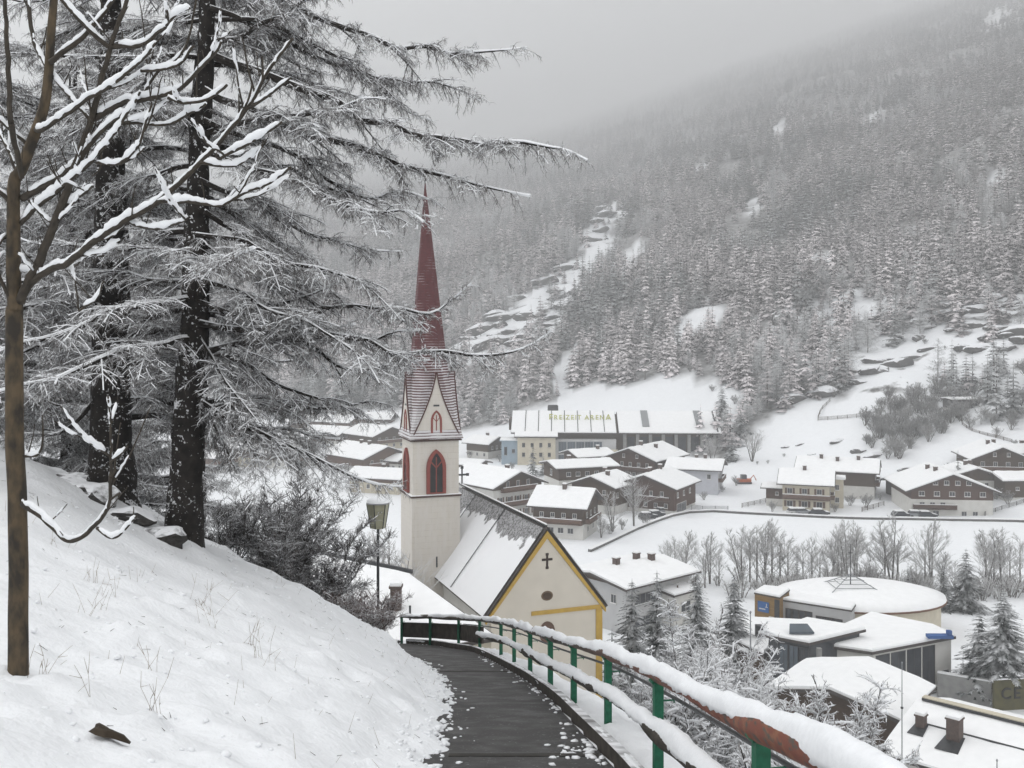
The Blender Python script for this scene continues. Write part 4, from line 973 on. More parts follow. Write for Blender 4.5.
# village middle
house('small chalet with a steep white roof and dark timber upper floor above the church gable', *pl(566, 531, 208), -20, 10.5, 11., 6.2, 25, 2.6, chims=((0, -.8),), auto=(('f', lin(-3.6, 2.6, 4), 1.2, 1.3, 1.2), ('f', lin(-3.5, 3.5, 4), 4.3, .9, 1.), ('r', lin(-3, 3, 3), 4.2, .9, 1.1), ('r', (-2, 2), 1.2, 1., 1.2), ('r', (0,), 7., .8, 1.)), balcs=(('f', -5., 5.2, 2.75), ('r', -4.5, 4.5, 2.75)))
house('chalet with balconies on its gable, directly behind the church nave', *pl(494, 512, 231), -50, 17, 14, 7.4, 21, 6.6, low='white_wall', auto=(('r', lin(-5, 5, 5), 1.2, 1., 1.3), ('r', lin(-5, 5, 5), 4.2, 1., 1.5), ('r', lin(-3, 3, 3), 7.7, .9, 1.3), ('f', lin(-6, 6, 5), 4.2, 1., 1.3)), balcs=(('r', -6.4, 6.4, 3.), ('r', -5, 5, 6.2)), chims=((3, 1.5),), shut='wood2')
house('house with a raised second roof and a white left gable wall', *pl(579, 490, 256), 18, 15, 11, 6.5, 10, 3.5, low='white_wall', auto=(('f', lin(-5, 5, 5), 5., 1.2, 1.1), ('l', (0,), 5., 1.4, 1.6), ('f', lin(-4, 4, 3), 1.5, 1., 1.2)), chims=((-2, 2),), ov=.9)
bx = house('upper tier of the house with a raised second roof', *pl(572, 470, 259), 18, 9.5, 6.5, 3.3, 8, .2, up='wood', base=2., chims=(), ov=.8, ovx=.8, name='chalet', auto=(('f', lin(-3, 3, 3), 1.8, 1.1, 1.),)) if False else None
house('big dark timber chalet below the long hall, its wide gable facing left', *pl(646, 478, 275), 55, 18, 14.5, 6.2, 20, 1.0, up='wood3', auto=(('l', lin(-5.5, 5.5, 6), 2.2, .9, 1.1), ('l', lin(-5, 5, 5), 4.8, .9, 1.1), ('l', lin(-2, 2, 2), 7., .8, 1.), ('f', lin(-6, 6, 5), 4.4, 1., 1.2)), balcs=(('l', -6.8, 6.8, 3.2),), chims=((-3, 0), (1, -2.5)))
house('red-brown chalet with a dormer and a pale garage panel by the snowy field', *pl(657, 509, 238), 60, 14, 14, 6.4, 19, 1.2, up='wood3', auto=(('l', lin(-5, 5, 5), 2.2, .9, 1.1), ('l', lin(-4, 4, 4), 4.9, .9, 1.1), ('f', lin(-5, 3, 3), 4.6, 1., 1.2)), balcs=(('l', -6., 6., 3.3),), chims=((-2, 1), (2, 0)), wins=(('f', -2.5, 1.5, 6.2, 2.2),))
house('grey-white house with a low dormer band, right end of the village row', *pl(696, 490, 262), -18, 12.5, 11, 6.2, 17, 6.1, low='lilac_wall', auto=(('r', lin(-3.4, 3.4, 3), 4.6, 1., 1.3), ('r', lin(-3.4, 3.4, 3), 1.6, 1., 1.3), ('f', (-3, 4), 4.4, 1., 1.3)), balcs=(('r', -4.5, 4.5, 3.1),), chims=((0, 1), (2.4, .2)))
house('low hipped chalet tucked under the glazed front of the long hall', *pl(588, 472, 281), 22, 10, 10, 5., 13, 1., up='wood', auto=(('f', lin(-3, 3, 3), 3.2, 1., 1.2), ('l', lin(-3, 3, 3), 3.2, 1., 1.2)), chims=((2.5, -1),))
house('chalet half hidden behind the steep white roof, small dark gable to the left', *pl(604, 506, 236), 57, 11, 11, 5.6, 19, 1.2, up='wood', auto=(('l', lin(-3, 3, 3), 4.2, .9, 1.1), ('f', lin(-4, 4, 3), 3.6, 1., 1.2)), chims=((-1, -1.5), (2, .8)))
# the big pale house right of the church
hs, fs = house('large pale house with a low roof and dark balcony right of the church gable', *pl(628, 628, 146), 41, 13.5, 11.5, 8.2, 9, 8.1, low='grey_wall', up='wood', chims=((-2.5, 0), (2.5, .6), (4, -1)), ov=1.2, auto=(('l', lin(-3.5, 3.5, 3), 6.2, 1.1, 1.3),), name='house')
for v in (6.1, 2.9): window(hs, fs['f'], -2.2, v, 5.6, 1.5, 0., 'concrete', bars=4)
balcony(hs, fs['r'], -5.5, 5., 4.6, 0., 'wood', 2.2, 4)
balcony(hs, fs['f'], 2.6, 6.5, 4.6, 0., 'wood', 1.3, 2)
house('small flat white annex with a window, below the dark balcony of the pale house', *pl(672, 622, 144), 41, 5, 5, 4.6, 6, 4.5, low='white_wall', up='white_wall', ov=.3, ovx=.3, chims=(), auto=(('f', (0,), 2.8, 2.2, 1.5),), name='house', cat='annex')
house('small house on the far left of the long hall, dark gable with pale wing', *pl(486, 457, 331), -38, 9, 9, 5, 20, 2.4, auto=(('r', lin(-2.4, 2.4, 3), 3.6, .9, 1.2), ('f', lin(-3, 3, 3), 1.4, .9, 1.2)), chims=((0, .8),))
house('low snow-roofed shed left of the frosted spruce, partly behind the church tower', *pl(468, 474, 290), -25, 9, 7, 3.2, 12, 1.2, chims=(), auto=(('f', (-2, 2), 2.2, 1., .8),), cat='shed')
# right bank chalets
hs, fs = house('cream chalet with a brown balcony band on the right bank, nearest the road', *pl(807, 507, 238), -19, 10.5, 11.5, 6.4, 21, 6.2, low='cream_wall', up='wood2', auto=(('f', lin(-3.6, 3, 3), 4.6, 1.2, 1.3), ('f', lin(-3.6, 3, 3), 1.6, 1.4, 1.4), ('r', lin(-4, 1, 3), 4.4, .9, 1.4), ('r', lin(-4, 1, 3), 1.4, .9, 1.4)), balcs=(('f', -5.2, 5.4, 2.9), ('r', -5.6, 0, 3.)), chims=((-.5, -.6),), shut='wood2')
MB().box(5.36, 8.2, 1.4, 5.2, -3, 6.7).build('bay', M['cream_wall'], hs); MB().box(5.0, 8.7, 1., 5.6, 6.702, 6.9).box(5.05, 8.65, 1.05, 5.55, 6.903, 7.25).build('bay_roof', M['snow_roof'], hs)
f2 = Face((8.2, 3.3, 0), (0, 1, 0), (1, 0, 0)); window(hs, f2, 0, 4.8, 1., 1.3); window(hs, f2, 0, 1.8, 1., 1.3)
f3 = Face((6.8, 1.4, 0), (1, 0, 0), (0, -1, 0)); window(hs, f3, 0, 4.8, 1., 1.3); window(hs, f3, 0, 1.8, 1., 1.3)
house('larger snow-roofed chalet behind the cream chalet, only its dark gable showing', *pl(838, 491, 256), -22, 18, 12, 6., 20, 2.4, auto=(('r', lin(-3.5, 3.5, 4), 4.4, .9, 1.1), ('r', lin(-3.5, 3.5, 3), 1.3, .9, 1.2)), balcs=(('r', -5.4, 5.4, 2.6), ('r', -4, 4, 5.4)), chims=((0, -2), (5, -1), (-4, -1)))
house('brown timber shed wing beside the cream chalet', *pl(782, 499, 242), -19, 7, 5, 3., 10, .4, up='wood3', chims=(), auto=(('f', (-1, 1.5), 1.7, .8, .8),), cat='shed', name='shed')
house('largest dark-gabled chalet with three rows of windows above a white ground floor', *pl(940, 512, 235), 83, 18, 17.6, 6.6, 21, 4.4, up='wood3', low='white_wall', ov=1.6,
      auto=(('l', lin(-6.6, 6.6, 5), 5.7, 1.3, 1.1), ('l', lin(-3.6, 3.6, 4), 8.2, 1.1, 1.), ('l', lin(-6.5, -2, 3), 3.2, 1.2, 1.2), ('l', (2.6, 5), 1.2, 1.2, 1.3), ('l', (-6, -3.5), 1.2, 1.4, 1.3), ('f', lin(-6, 6, 4), 5.4, 1.1, 1.1)), balcs=(('l', -8.5, .8, 2.4),), chims=((-2, 1.6), (3, 2)))
house('dark-gabled chalet higher up at the right edge, white lower walls', *pl(992, 477, 256), 80, 16, 13, 5.6, 23, 2.6, low='white_wall', auto=(('l', lin(-4.4, 4.4, 4), 4.3, 1., 1.2), ('l', lin(-4.4, 4.4, 4), 1.3, 1., 1.3), ('l', lin(-1.6, 1.6, 2), 6.7, .8, 1.)), balcs=(('l', -5.6, 5.6, 2.8),), chims=((0, 1), (4, -1.5)))
house('snow-roofed wing attached right of the upper dark-gabled chalet', *pl(1024, 470, 259), 5, 16, 9, 5., 16, 4.9, low='white_wall', chims=((0, 1),), auto=(('f', lin(-6, 4, 5), 3.2, .9, 1.1),))
house('dark timber shed with a thick snow roof at the right edge', *pl(1021, 497, 240), 4, 12, 7, 4.6, 15, .5, up='wood', chims=(), auto=(('f', (-3, 1), 2.6, .9, .8),), cat='shed', name='shed', snow_t=.6)
house('low snow-roofed house between the two dark-gabled chalets', *pl(968, 488, 246), 86, 10, 9, 4., 17, 2.6, chims=((0, .6), (2, -1)), auto=(('l', lin(-2.5, 2.5, 3), 1.6, .9, 1.),))
house('snow-covered roof just left behind the largest dark-gabled chalet', *pl(912, 497, 250), 8, 10, 7, 3.8, 12, .4, up='wood', chims=((1, .5),), auto=(('f', lin(-3, 3, 3), 2., 1., .9),))
p = hit(962, 409); house('dark flat hut built into the slope above the bushes', p[0], p[1], p[2] - .3, 6, 9, 5, 2.8, 5, .4, up='dark_conc', chims=(), ov=.5, ovx=.6, auto=(('f', lin(-2.5, 2.5, 3), 1.5, 1.4, 1.)), cat='hut', name='hut') if False else house('dark flat hut built into the slope above the bushes', p[0], p[1], p[2] - .3, 6, 9, 5, 2.8, 5, .4, up='dark_conc', chims=(), ov=.5, ovx=.6, auto=(('f', lin(-2.5, 2.5, 3), 1.5, 1.4, 1.),), cat='hut', name='hut')
# far left village between the tower and the larches
far = [('far house with a broad hipped white roof, leftmost of the back row', 312, 433, 408, -24, 15, 12, 5), ('far house with a long white roof in the back row', 338, 432, 400, -26, 18, 12, 4.6),
       ('low far barn with three white roof ridges, topmost by the tower', 368, 427, 430, -10, 22, 11, 4.), ('far house with a white roof, middle row left', 330, 445, 368, -24, 15, 12, 4.6),
       ('far house with a wide dark gable, middle row beside the tower', 376, 447, 360, -46, 17, 15, 5), ('nearest far house with two chimneys and a wide dark gable', 366, 470, 304, -46, 20, 16, 5),
       ('small white roof tucked against the left side of the tower', 393, 470, 300, -30, 8, 7, 3.4), ('long low snow roof under the larch limb left of the tower', 382, 489, 262, -20, 14, 9, 3.6),
       ('tiny snow roof left in the middle row by the larch twigs', 306, 447, 365, -20, 9, 8, 3.6), ('dark-walled house seen between larch trunk and twigs', 214, 452, 340, -25, 17, 13, 5), ('white-roofed house behind the lowest larch limbs', 244, 462, 316, -22, 16, 12, 5),
       ('small snow-roofed house right beside the dark larch trunk', 212, 470, 298, -25, 11, 9, 4.4), ('far house below the larch limbs, nearest the bush', 286, 466, 310, -24, 14, 11, 4.6)]
for i, (lab, x, yb, D, yaw, L_, W_, h_) in enumerate(far):
    house(lab, *pl(x, yb, D), yaw, L_, W_, h_, 19, 2.4, low=('white_wall', 'cream_wall', 'grey_wall')[i % 3], up=('wood', 'wood2')[i % 2], chims=((-1.5, -.6), (2.6, -.6)) if i in (5, 1) else ((0, 1),),
          auto=(('f', lin(-L_ * .35, L_ * .35, 4), 1.3, 1., 1.2), ('r', lin(-W_ * .32, W_ * .32, 4), 3.7, 1., 1.2), ('r', lin(-W_ * .32, W_ * .32, 4), 1.3, 1., 1.2)), balcs=(('r', -W_ * .42, W_ * .42, 2.5),))

# ------------------------------------------------------------------ the long hall
AX, AY, AZ = pl(612, 462, 326); AZ = -42.6
ar = thing('sports_hall', 'long low hall with a huge snowy roof and letters standing on it', 'hall', (AX, AY, AZ), R(-2.5))
L1, L2, hw = -32.5, 33.5, 11.5
MB().box(L1 + 1, L2 - 1, -hw + 1.5, hw, -4, 10.4).extrude([(L1 + 1, -hw + 1.5, 10.4), (L1 + 1, hw, 10.4), (L1 + 1, 0, 15.2)], (L2 - L1 - 2, 0, 0)).build('wall', M['wood'], ar)
def gslab(x0, x1, y0, z0, y1, z1, th, dz=0.):
    return [(x0, y0, z0 + dz), (x0, y1, z1 + dz), (x0, y1, z1 + dz + th), (x0, y0, z0 + dz + th)], (x1 - x0, 0, 0)
rf = MB(); e = 9.9; rg = 15.6
for x0, x1 in ((L1, .8), (1.4, L2)):
    for sg in (-1, 1): rf.extrude(*gslab(x0, x1, sg * (hw + 1.), e, sg * .01, rg, .35))
roof = rf.build('roof', M['eave'], ar)
sn = MB()
for x0, x1 in ((L1 + .1, .7), (1.5, L2 - .1)):
    for sg in (-1, 1): sn.extrude(*gslab(x0, x1, sg * (hw + .9), e + .03, sg * .012, rg, .3, .354))
sn.build('snow_cover', M['snow_roof'], roof)
seam = MB()
for x in list(np.linspace(L1 + 4.5, -3, 7)):
    seam.tube([(x, -hw - .8, e + .78), (x, -.1, rg + .72)], .12, 4)
seam.build('roof_seam', M['metal_dark'], roof)
for x in (10.2, 27.2):
    MB().extrude(*gslab(x - 1.1, x + 1.1, -hw + 2., e + 1.45, -.3, rg - .02, .25, .64)).build('roof_strip', M['metal'], roof)
MB().extrude(*gslab(L2 - 1.4, L2 - 1., -hw - .6, e + .2, -.3, rg - .02, .2, .62)).build('roof_seam', M['metal_dark'], roof)
MB().box(-21, -17.5, 1.5, 4, 14.5, 17.6).box(-20.8, -17.7, 1.7, 3.8, 17.602, 17.9).build('roof_vent', M['metal_dark'], roof)
for x in np.linspace(3.4, 31.5, 8): MB().box(x - .5, x + .5, -hw + .1, -hw + .9, -3, 10.1).build('pillar', M['concrete'], ar)
MB().box(2, 32.4, -hw + .2, -hw + 1.5, -3, 1.6).build('plinth', M['concrete'], ar)
fw = Face((0, -hw + 1.5, 0), (1, 0, 0), (0, -1, 0))
for x in np.linspace(5.4, 29.5, 7): window(ar, fw, x, 5.9, 2.4, 6., .0, 'metal_dark', 'glass', bars=2)
# glazed middle, cream front block, blue block, end annex
gl = MB().box(-18.4, .5, -hw - 3.2, -hw + 1.49, -3, 8.3); gl.build('glazed_front', M['grey_wall'], ar)
f4 = Face((0, -hw - 3.2, 0), (1, 0, 0), (0, -1, 0))
for i, x in enumerate(np.linspace(-16.2, -5.2, 5)): window(ar, f4, x, 6.2, 2.6, 3.2, 0., 'metal', 'glass_blue', bars=2)
for i, x in enumerate(np.linspace(-16.2, -5.2, 5)): window(ar, f4, x, 2.4, 2.6, 2.6, 0., 'metal', 'glass_blue', bars=2)
MB().box(-3.4, .9, -hw - 3.6, -hw - 3.203, -3, 5.4).build('cream_panel', M['cream_wall'], ar)
MB().box(-30.2, -18.41, -hw - 5.4, -hw + 1.49, -4, 9.2).build('front_block', M['cream_wall'], ar)
f5 = Face((-24.3, -hw - 5.4, 0), (1, 0, 0), (0, -1, 0))
for v in (6.9, 3.9):
    for u in lin(-4, 4, 4): window(ar, f5, u, v, .9, 1.3, 0., 'eave')
fr = MB(); fr.extrude(*gslab(-31.2, -17.6, -hw - 6.2, 9.22, -hw + .2, 10.3, .3)); o = fr.build('block_roof', M['eave'], ar)
MB().extrude(*gslab(-31.1, -17.7, -hw - 6.1, 9.24, -hw + .2, 10.3, .3, .304)).build('snow_cover', M['snow_roof'], o)
MB().box(-35.2, -30.21, -hw - 4.6, -hw + 3, -4, 8.).box(-35.8, -30.2, -hw - 5.2, -hw + 3.4, 8.002, 8.2).build('blue_block', M['blue_wall'], ar)
MB().box(-35.7, -30.25, -hw - 5.1, -hw + 3.3, 8.203, 8.5).build('snow_cover', M['snow_roof'], ar)
f6 = Face((-32.7, -hw - 4.6, 0), (1, 0, 0), (0, -1, 0)); window(ar, f6, -1.2, 4.9, .9, 2.6, 0., 'eave'); window(ar, f6, 1.2, 4.9, .9, 1.2, 0., 'eave')
MB().box(-33.6, -20, -1., 8, 10, 13.4).build('roof_storey', M['wood'], ar)
MB().box(L2 - 1.5, L2 + 8, -hw - 2, 4, -4, 6.2).build('annex', M['dark_conc'], ar)
rfx = MB().extrude([(L2 - 2, -hw - 2.6, 6.3), (L2 - 2, 4, 9.), (L2 - 2, 4, 9.2), (L2 - 2, -hw - 2.6, 6.5)], (10.8, 0, 0)).build('annex_roof', M['metal'], ar)
f7 = Face((L2 + 3, -hw - 2, 0), (1, 0, 0), (0, -1, 0)); [window(ar, f7, u, 3.4, 1.4, 1.6, 0., 'metal') for u in (-2, 1, 3.6)]
def text_mesh(name, txt, size, mat_, depth, parent=None):
    cu = bpy.data.curves.new(name, 'FONT'); cu.body = txt; cu.size = size; cu.extrude = depth; cu.offset = size * .012
    t = bpy.data.objects.new(name, cu); COL.objects.link(t); bpy.context.view_layer.update()
    me = bpy.data.meshes.new_from_object(t.evaluated_get(bpy.context.evaluated_depsgraph_get())); bpy.data.objects.remove(t)
    me.materials.clear(); me.materials.append(mat_); o = bpy.data.objects.new(name, me); COL.objects.link(o)
    if parent: o.parent = parent
    return o
sg = thing('roof_sign', 'yellow-green letters standing on the snowy roof of the long hall', 'sign', (AX, AY, AZ), R(-2.5))
yS = -5.2; zS = e + .7 + (rg - e) * (hw + 1. + yS) / (hw + 1.) - .1
def row(txt, x, big):
    for k_, ch in enumerate(txt):
        if ch == ' ': x += .75; continue
        s = 2.9 if k_ in big else 2.1
        o = text_mesh('letter', ch, s, M['letter'], .09, sg); o.rotation_euler = (R(90), 0, 0); o.location = (x, yS, zS - (.25 if k_ in big else 0))
        me = o.data; wdt = max(v.co.x for v in me.vertices); x += wdt * 1.0 + .34
        mb = MB(); mb.tube([(x - .3 - wdt * .5, yS + .1, zS - 1.), (x - .3 - wdt * .5, yS + .1, zS + .9)], .04, 4); mb.build('strut', M['metal_dark'], sg)
    return x
row('FREIZEIT ARENA', -20.6, (0, 13))
# ------------------------------------------------------------------ church tower
ta = R(19); S = 4.62
tc0 = P(412, 500, 92.5)                              # near-left corner of the tower
cen = np.array((tc0[0], tc0[1])) + np.array((math.cos(ta), math.sin(ta))) * S / 2 + np.array((-math.sin(ta), math.cos(ta))) * S / 2
TZ = -28.0
zc = (HY - 441) * 93 / F - TZ; zl = (HY - 497) * 93 / F - TZ; ztip = (HY - 181) * cen[1] / F - TZ
tw = thing('church_tower', 'slender white church tower with a tall dark-red pointed spire', 'church tower', (cen[0], cen[1], TZ), ta)
m, N, L, b = newmat('tower_plaster'); b.inputs['Roughness'].default_value = .85
f, n = noise_fac(N, L, .5, .3, .7, 6); f2, n2 = noise_fac(N, L, 3., .3, .7, 4, sc=(1, 1, .2))
tcn = N.new('ShaderNodeTexCoord'); spx = N.new('ShaderNodeSeparateXYZ'); L.new(tcn.outputs['Object'], spx.inputs[0])
adx = N.new('ShaderNodeMath'); L.new(spx.outputs[0], adx.inputs[0]); L.new(spx.outputs[1], adx.inputs[1]); cbx = N.new('ShaderNodeCombineXYZ'); L.new(adx.outputs[0], cbx.inputs[0]); L.new(spx.outputs[2], cbx.inputs[1])
bk = N.new('ShaderNodeTexBrick'); bk.inputs['Scale'].default_value = 1.; bk.inputs['Brick Width'].default_value = 1.1; bk.inputs['Row Height'].default_value = .55; bk.inputs['Mortar Size'].default_value = .025
L.new(cbx.outputs[0], bk.inputs['Vector']); bk.inputs['Color1'].default_value = (.56, .52, .46, 1); bk.inputs['Color2'].default_value = (.6, .565, .5, 1); bk.inputs['Mortar'].default_value = (.44, .4, .34, 1)
L.new(mix(N, L, f2, mix(N, L, f, bk.outputs['Color'], (.56, .525, .47)), (.6, .57, .53)), b.inputs['Base Color']); bump(N, L, b, n.outputs['Fac'], .15, .05)
M['tower'] = m
h2 = S / 2
MB().box(-h2, h2, -h2, h2, -8, zl).box(-h2 + .1, h2 - .1, -h2 + .1, h2 - .1, zl + .001, zc).build('wall', M['tower'], tw)
lg_l = None; ledge_m = mat('red_brown_ledge', (.085, .05, .042), (.06, .04, .035), 3.)
for z_, o_, t_ in ((zl, .12, .13), (zc, .14, .11)): mm = MB().box(-h2 - o_, h2 + o_, -h2 - o_, h2 + o_, z_ - t_ * .3, z_ + t_); lg = mm.build('ledge', ledge_m, tw); lg_l = lg if z_ == zl else lg_l
MB().box(-h2 - .11, h2 + .11, -h2 - .11, h2 + .11, zl + .132, zl + .2).build('snow_cover', M['snow_roof'], lg_l)
# spire: octagon above, spreading to the square below
m, N, L, b = newmat('spire_shingles'); b.inputs['Roughness'].default_value = .75
tcn = N.new('ShaderNodeTexCoord'); spx = N.new('ShaderNodeSeparateXYZ'); L.new(tcn.outputs['Object'], spx.inputs[0])
ml = N.new('ShaderNodeMath'); ml.operation = 'MULTIPLY'; ml.inputs[1].default_value = 3.9; L.new(spx.outputs[2], ml.inputs[0])
frc = N.new('ShaderNodeMath'); frc.operation = 'FRACT'; L.new(ml.outputs[0], frc.inputs[0])
f, n = noise_fac(N, L, 2.6, .3, .7, 5, sc=(1, 1, 4)); f3, n3 = noise_fac(N, L, .7, .3, .75, 4)
hz2 = N.new('ShaderNodeMapRange'); hz2.inputs['From Min'].default_value = zc + 10; hz2.inputs['From Max'].default_value = zc + 1.; hz2.inputs['To Min'].default_value = .0; hz2.inputs['To Max'].default_value = .78; L.new(spx.outputs[2], hz2.inputs['Value'])
ad2 = N.new('ShaderNodeMath'); L.new(hz2.outputs['Result'], ad2.inputs[0]); sub2 = N.new('ShaderNodeMath'); sub2.operation = 'MULTIPLY_ADD'; sub2.inputs[1].default_value = .35; sub2.inputs[2].default_value = -.17; L.new(f3, sub2.inputs[0]); L.new(sub2.outputs[0], ad2.inputs[1])
cmp_ = N.new('ShaderNodeMath'); cmp_.operation = 'LESS_THAN'; L.new(frc.outputs[0], cmp_.inputs[0]); L.new(ad2.outputs[0], cmp_.inputs[1])
L.new(mix(N, L, cmp_.outputs[0], mix(N, L, hz2.outputs['Result'], mix(N, L, f, (.1, .013, .016), (.06, .01, .012)), (.13, .09, .085)), (.6, .59, .6)), b.inputs['Base Color']); bump(N, L, b, frc.outputs[0], .5, .05)
M['spire'] = m
sp = MB(); zt = ztip - zc
def ring(t):                                        # t 0 at the cornice, 1 at the tip
    z_ = t * zt; hwid = (1 - t) * 2.3 + (.28 * (1 - t / .12) ** 2 if t < .12 else 0)
    oc = sstep(0., .3, t) * .4142 + (1 - sstep(0., .3, t)) * .985
    V = []
    for k in range(4):
        a = k * math.pi / 2; c_, s_ = math.cos(a), math.sin(a)
        for q in (-oc, oc): V.append((c_ * hwid - s_ * q * hwid - .5 * t, s_ * hwid + c_ * q * hwid, zc + .17 + z_))
    return V
ts = list(np.linspace(0, .3, 10)) + list(np.linspace(.34, .995, 16)); RV = [ring(t) for t in ts]
k = np.arange(len(ts) - 1)[:, None] * 8; j = np.arange(8)[None]; j2 = (j + 1) % 8
sp.add(np.array(RV).reshape(-1, 3), np.stack((k + j, k + j2, k + 8 + j2, k + 8 + j), -1).reshape(-1, 4))
spire = sp.build('spire', M['spire'], tw)
fin = MB().tube([(0, 0, ztip - .3), (0, 0, ztip + 1.)], [.05, .03], 6); fin.box(-.22, .22, -.03, .03, ztip + .6, ztip + .68); fin.tube([(0, 0, ztip - .1), (0, 0, ztip + .05), (0, 0, ztip + .2)], [.04, .14, .04], 8)
fin.build('finial', M['metal_dark'], spire).location.x = -.5
# steep curved gables on the four sides
gh = 6.2; prof = []
for t in np.linspace(0, 1, 13): prof.append((h2 * 1.02 * (1 - t) ** 1.45 + .0, zc + .165 + gh * t))
poly = [(-x, z_) for x, z_ in prof[::-1]][:-0 or None]
poly = [(x, z_) for x, z_ in prof] + [(-x, z_) for x, z_ in prof[::-1][1:]]
def lancet(w, h, n=8):
    """pointed-arch outline, base at 0"""
    sp_ = h - w * .95; out = [(-w / 2, 0), (w / 2, 0), (w / 2, sp_)]
    for i in range(1, n): a = i / n * R(60); out.append((-w / 2 + w * math.cos(a), sp_ + w * math.sin(a) * 1.08))
    out.append((0, sp_ + w * math.sin(R(60)) * 1.08)); return out + [(-x, z_) for x, z_ in out[2:-1][::-1]]
for q in range(4):
    a = q * math.pi / 2; c_, s_ = math.cos(a), math.sin(a)
    W = lambda x, w, z_: (c_ * x + s_ * w * 1. if False else c_ * x - s_ * (-w), s_ * x + c_ * (-w), z_)   # w outward along rotated -y
    rot = lambda x, w, z_: (x * c_ + w * s_, x * s_ - w * c_, z_)
    gb = MB(); gb.extrude([rot(x, h2 + .06, z_) for x, z_ in poly], np.array(rot(0, -1.6, 0)))
    gab = gb.build('gable', M['tower'], tw)
    rb = MB()                                         # shingled cheeks and red verge
    for sgn in (-1, 1):
        for (x0, z0), (x1, z1) in zip(prof[:-1], prof[1:]):
            x0, x1 = x0 * sgn, x1 * sgn
            d = np.array((x1 - x0, z1 - z0)); d /= np.linalg.norm(d); nn = np.array((d[1], -d[0])) * sgn * .1
            pp = [(x0, z0), (x1, z1), (x1 + nn[0], z1 + nn[1]), (x0 + nn[0], z0 + nn[1])]
            rb.extrude([rot(x, h2 + .16, z_) for x, z_ in pp], np.array(rot(0, -.14, 0))); rb.extrude([rot(x, h2 + .018, z_) for x, z_ in pp], np.array(rot(0, -1.75, 0)), 1)
    rb.build('verge', mat('verge_red', (.085, .03, .026), (.055, .024, .022), 3.), gab); gab.children[-1].data.materials.append(M['spire'])
    def lanc(par, z0, w, h, nm='window', frame=.28):
        o1 = lancet(w, h); o2 = [(x * (1 - 2 * frame / w), .12 + z_ * (1 - (frame + .12) / h * 1.05)) for x, z_ in o1]
        mb = MB(); n_ = len(o1); V = [rot(x, h2 + .13, zc_ + z0) for x, zc_ in o1] + [rot(x, h2 + .13, zc_ + z0) for x, zc_ in o2] + [rot(x, h2 - .2, zc_ + z0) for x, zc_ in o1] + [rot(x, h2 - .2, zc_ + z0) for x, zc_ in o2]
        fs = []
        for i in range(n_):
            i2 = (i + 1) % n_; fs += [(i, i2, n_ + i2, n_ + i), (n_ + i, n_ + i2, 3 * n_ + i2, 3 * n_ + i), (i2, i, 2 * n_ + i, 2 * n_ + i2)]
        mb.add(V, fs); ww = w - 2 * frame; hh = h - frame - .2
        mb.extrude([rot(x, h2 + .07, z_) for x, z_ in ((-.05, z0 + .1), (.05, z0 + .1), (.05, z0 + h * .82), (-.05, z0 + h * .82))], np.array(rot(0, -.12, 0)))
        for sgn in (-1, 1):                            # tracery
            mb.extrude([rot(x, h2 + .07, z_) for x, z_ in ((0, z0 + h * .56), (0, z0 + h * .6), (sgn * ww * .5, z0 + h * .76), (sgn * ww * .5, z0 + h * .72))], np.array(rot(0, -.12, 0)))
        o = mb.build(nm, M['red_frame'], par)
        pn = MB().extrude([rot(x, h2 + .03, z_ + z0) for x, z_ in o2], np.array(rot(0, -.15, 0))); pn.build('louvre', mat('belfry_dark', (.02, .02, .022), (.035, .035, .036), 2.), o)
    lanc(gab, zc + .3, 1.05, 2.55, 'window', .18)
    lanc(tw, zl + .28, 1.85, 4.15, 'window', .32)
    MB().extrude([rot(x, h2 + .09, z_) for x, z_ in ((-.28, zc + 3.2), (.28, zc + 3.2), (.28, zc + 3.36), (-.28, zc + 3.36))], np.array(rot(0, -.1, 0))).build('vent_slit', M['metal_dark'], gab)
MB().box(-.02 + .0, .12, -h2 - .03, -h2 + .1, zl - 6.6, zl - 5.6).build('slit_window', M['metal_dark'], tw)

# ------------------------------------------------------------------ church nave
Ap = P(547, 531, 82); nyaw = math.atan2(21.6, -8.05); NZ = -30.; Ln = 23.1; hwN = 4.95
nv = thing('church_nave', 'church nave with a steep snowy roof and a pale yellow-edged gable', 'church', (Ap[0], Ap[1], NZ), nyaw)
za = Ap[2] - NZ; rise = 6.35; ze = za - rise
# local: x runs back along the ridge from the gable, y to the left of that
MB().box(0, Ln, -hwN + .25, hwN - .25, -6, ze + .2).build('wall', M['white_wall'], nv)
gw = MB().extrude([(-.02, -hwN + .1, -6), (-.02, hwN - .1, -6), (-.02, hwN - .1, ze + .05), (-.02, 0, za - .12), (-.02, -hwN + .1, ze + .05)], (.5, 0, 0))
gab = gw.build('gable', mat('gable_plaster', (.62, .575, .5), (.56, .52, .45), .6), nv)
rt = math.hypot(hwN, rise); sl = np.array((0, hwN, -rise)) / rt
def roofside(sg, t, dz, x0, x1, ov): 
    nrm = np.array((0, sg * rise, hwN)) / rt
    a = np.array((x0, 0, za)) + nrm * dz; e_ = np.array((x0, sg * hwN, ze)) + np.array((0, sg * sl[1], sl[2])) * ov + nrm * dz
    return [a, e_, e_ + nrm * t, a + nrm * t + (0, 0, .0)]
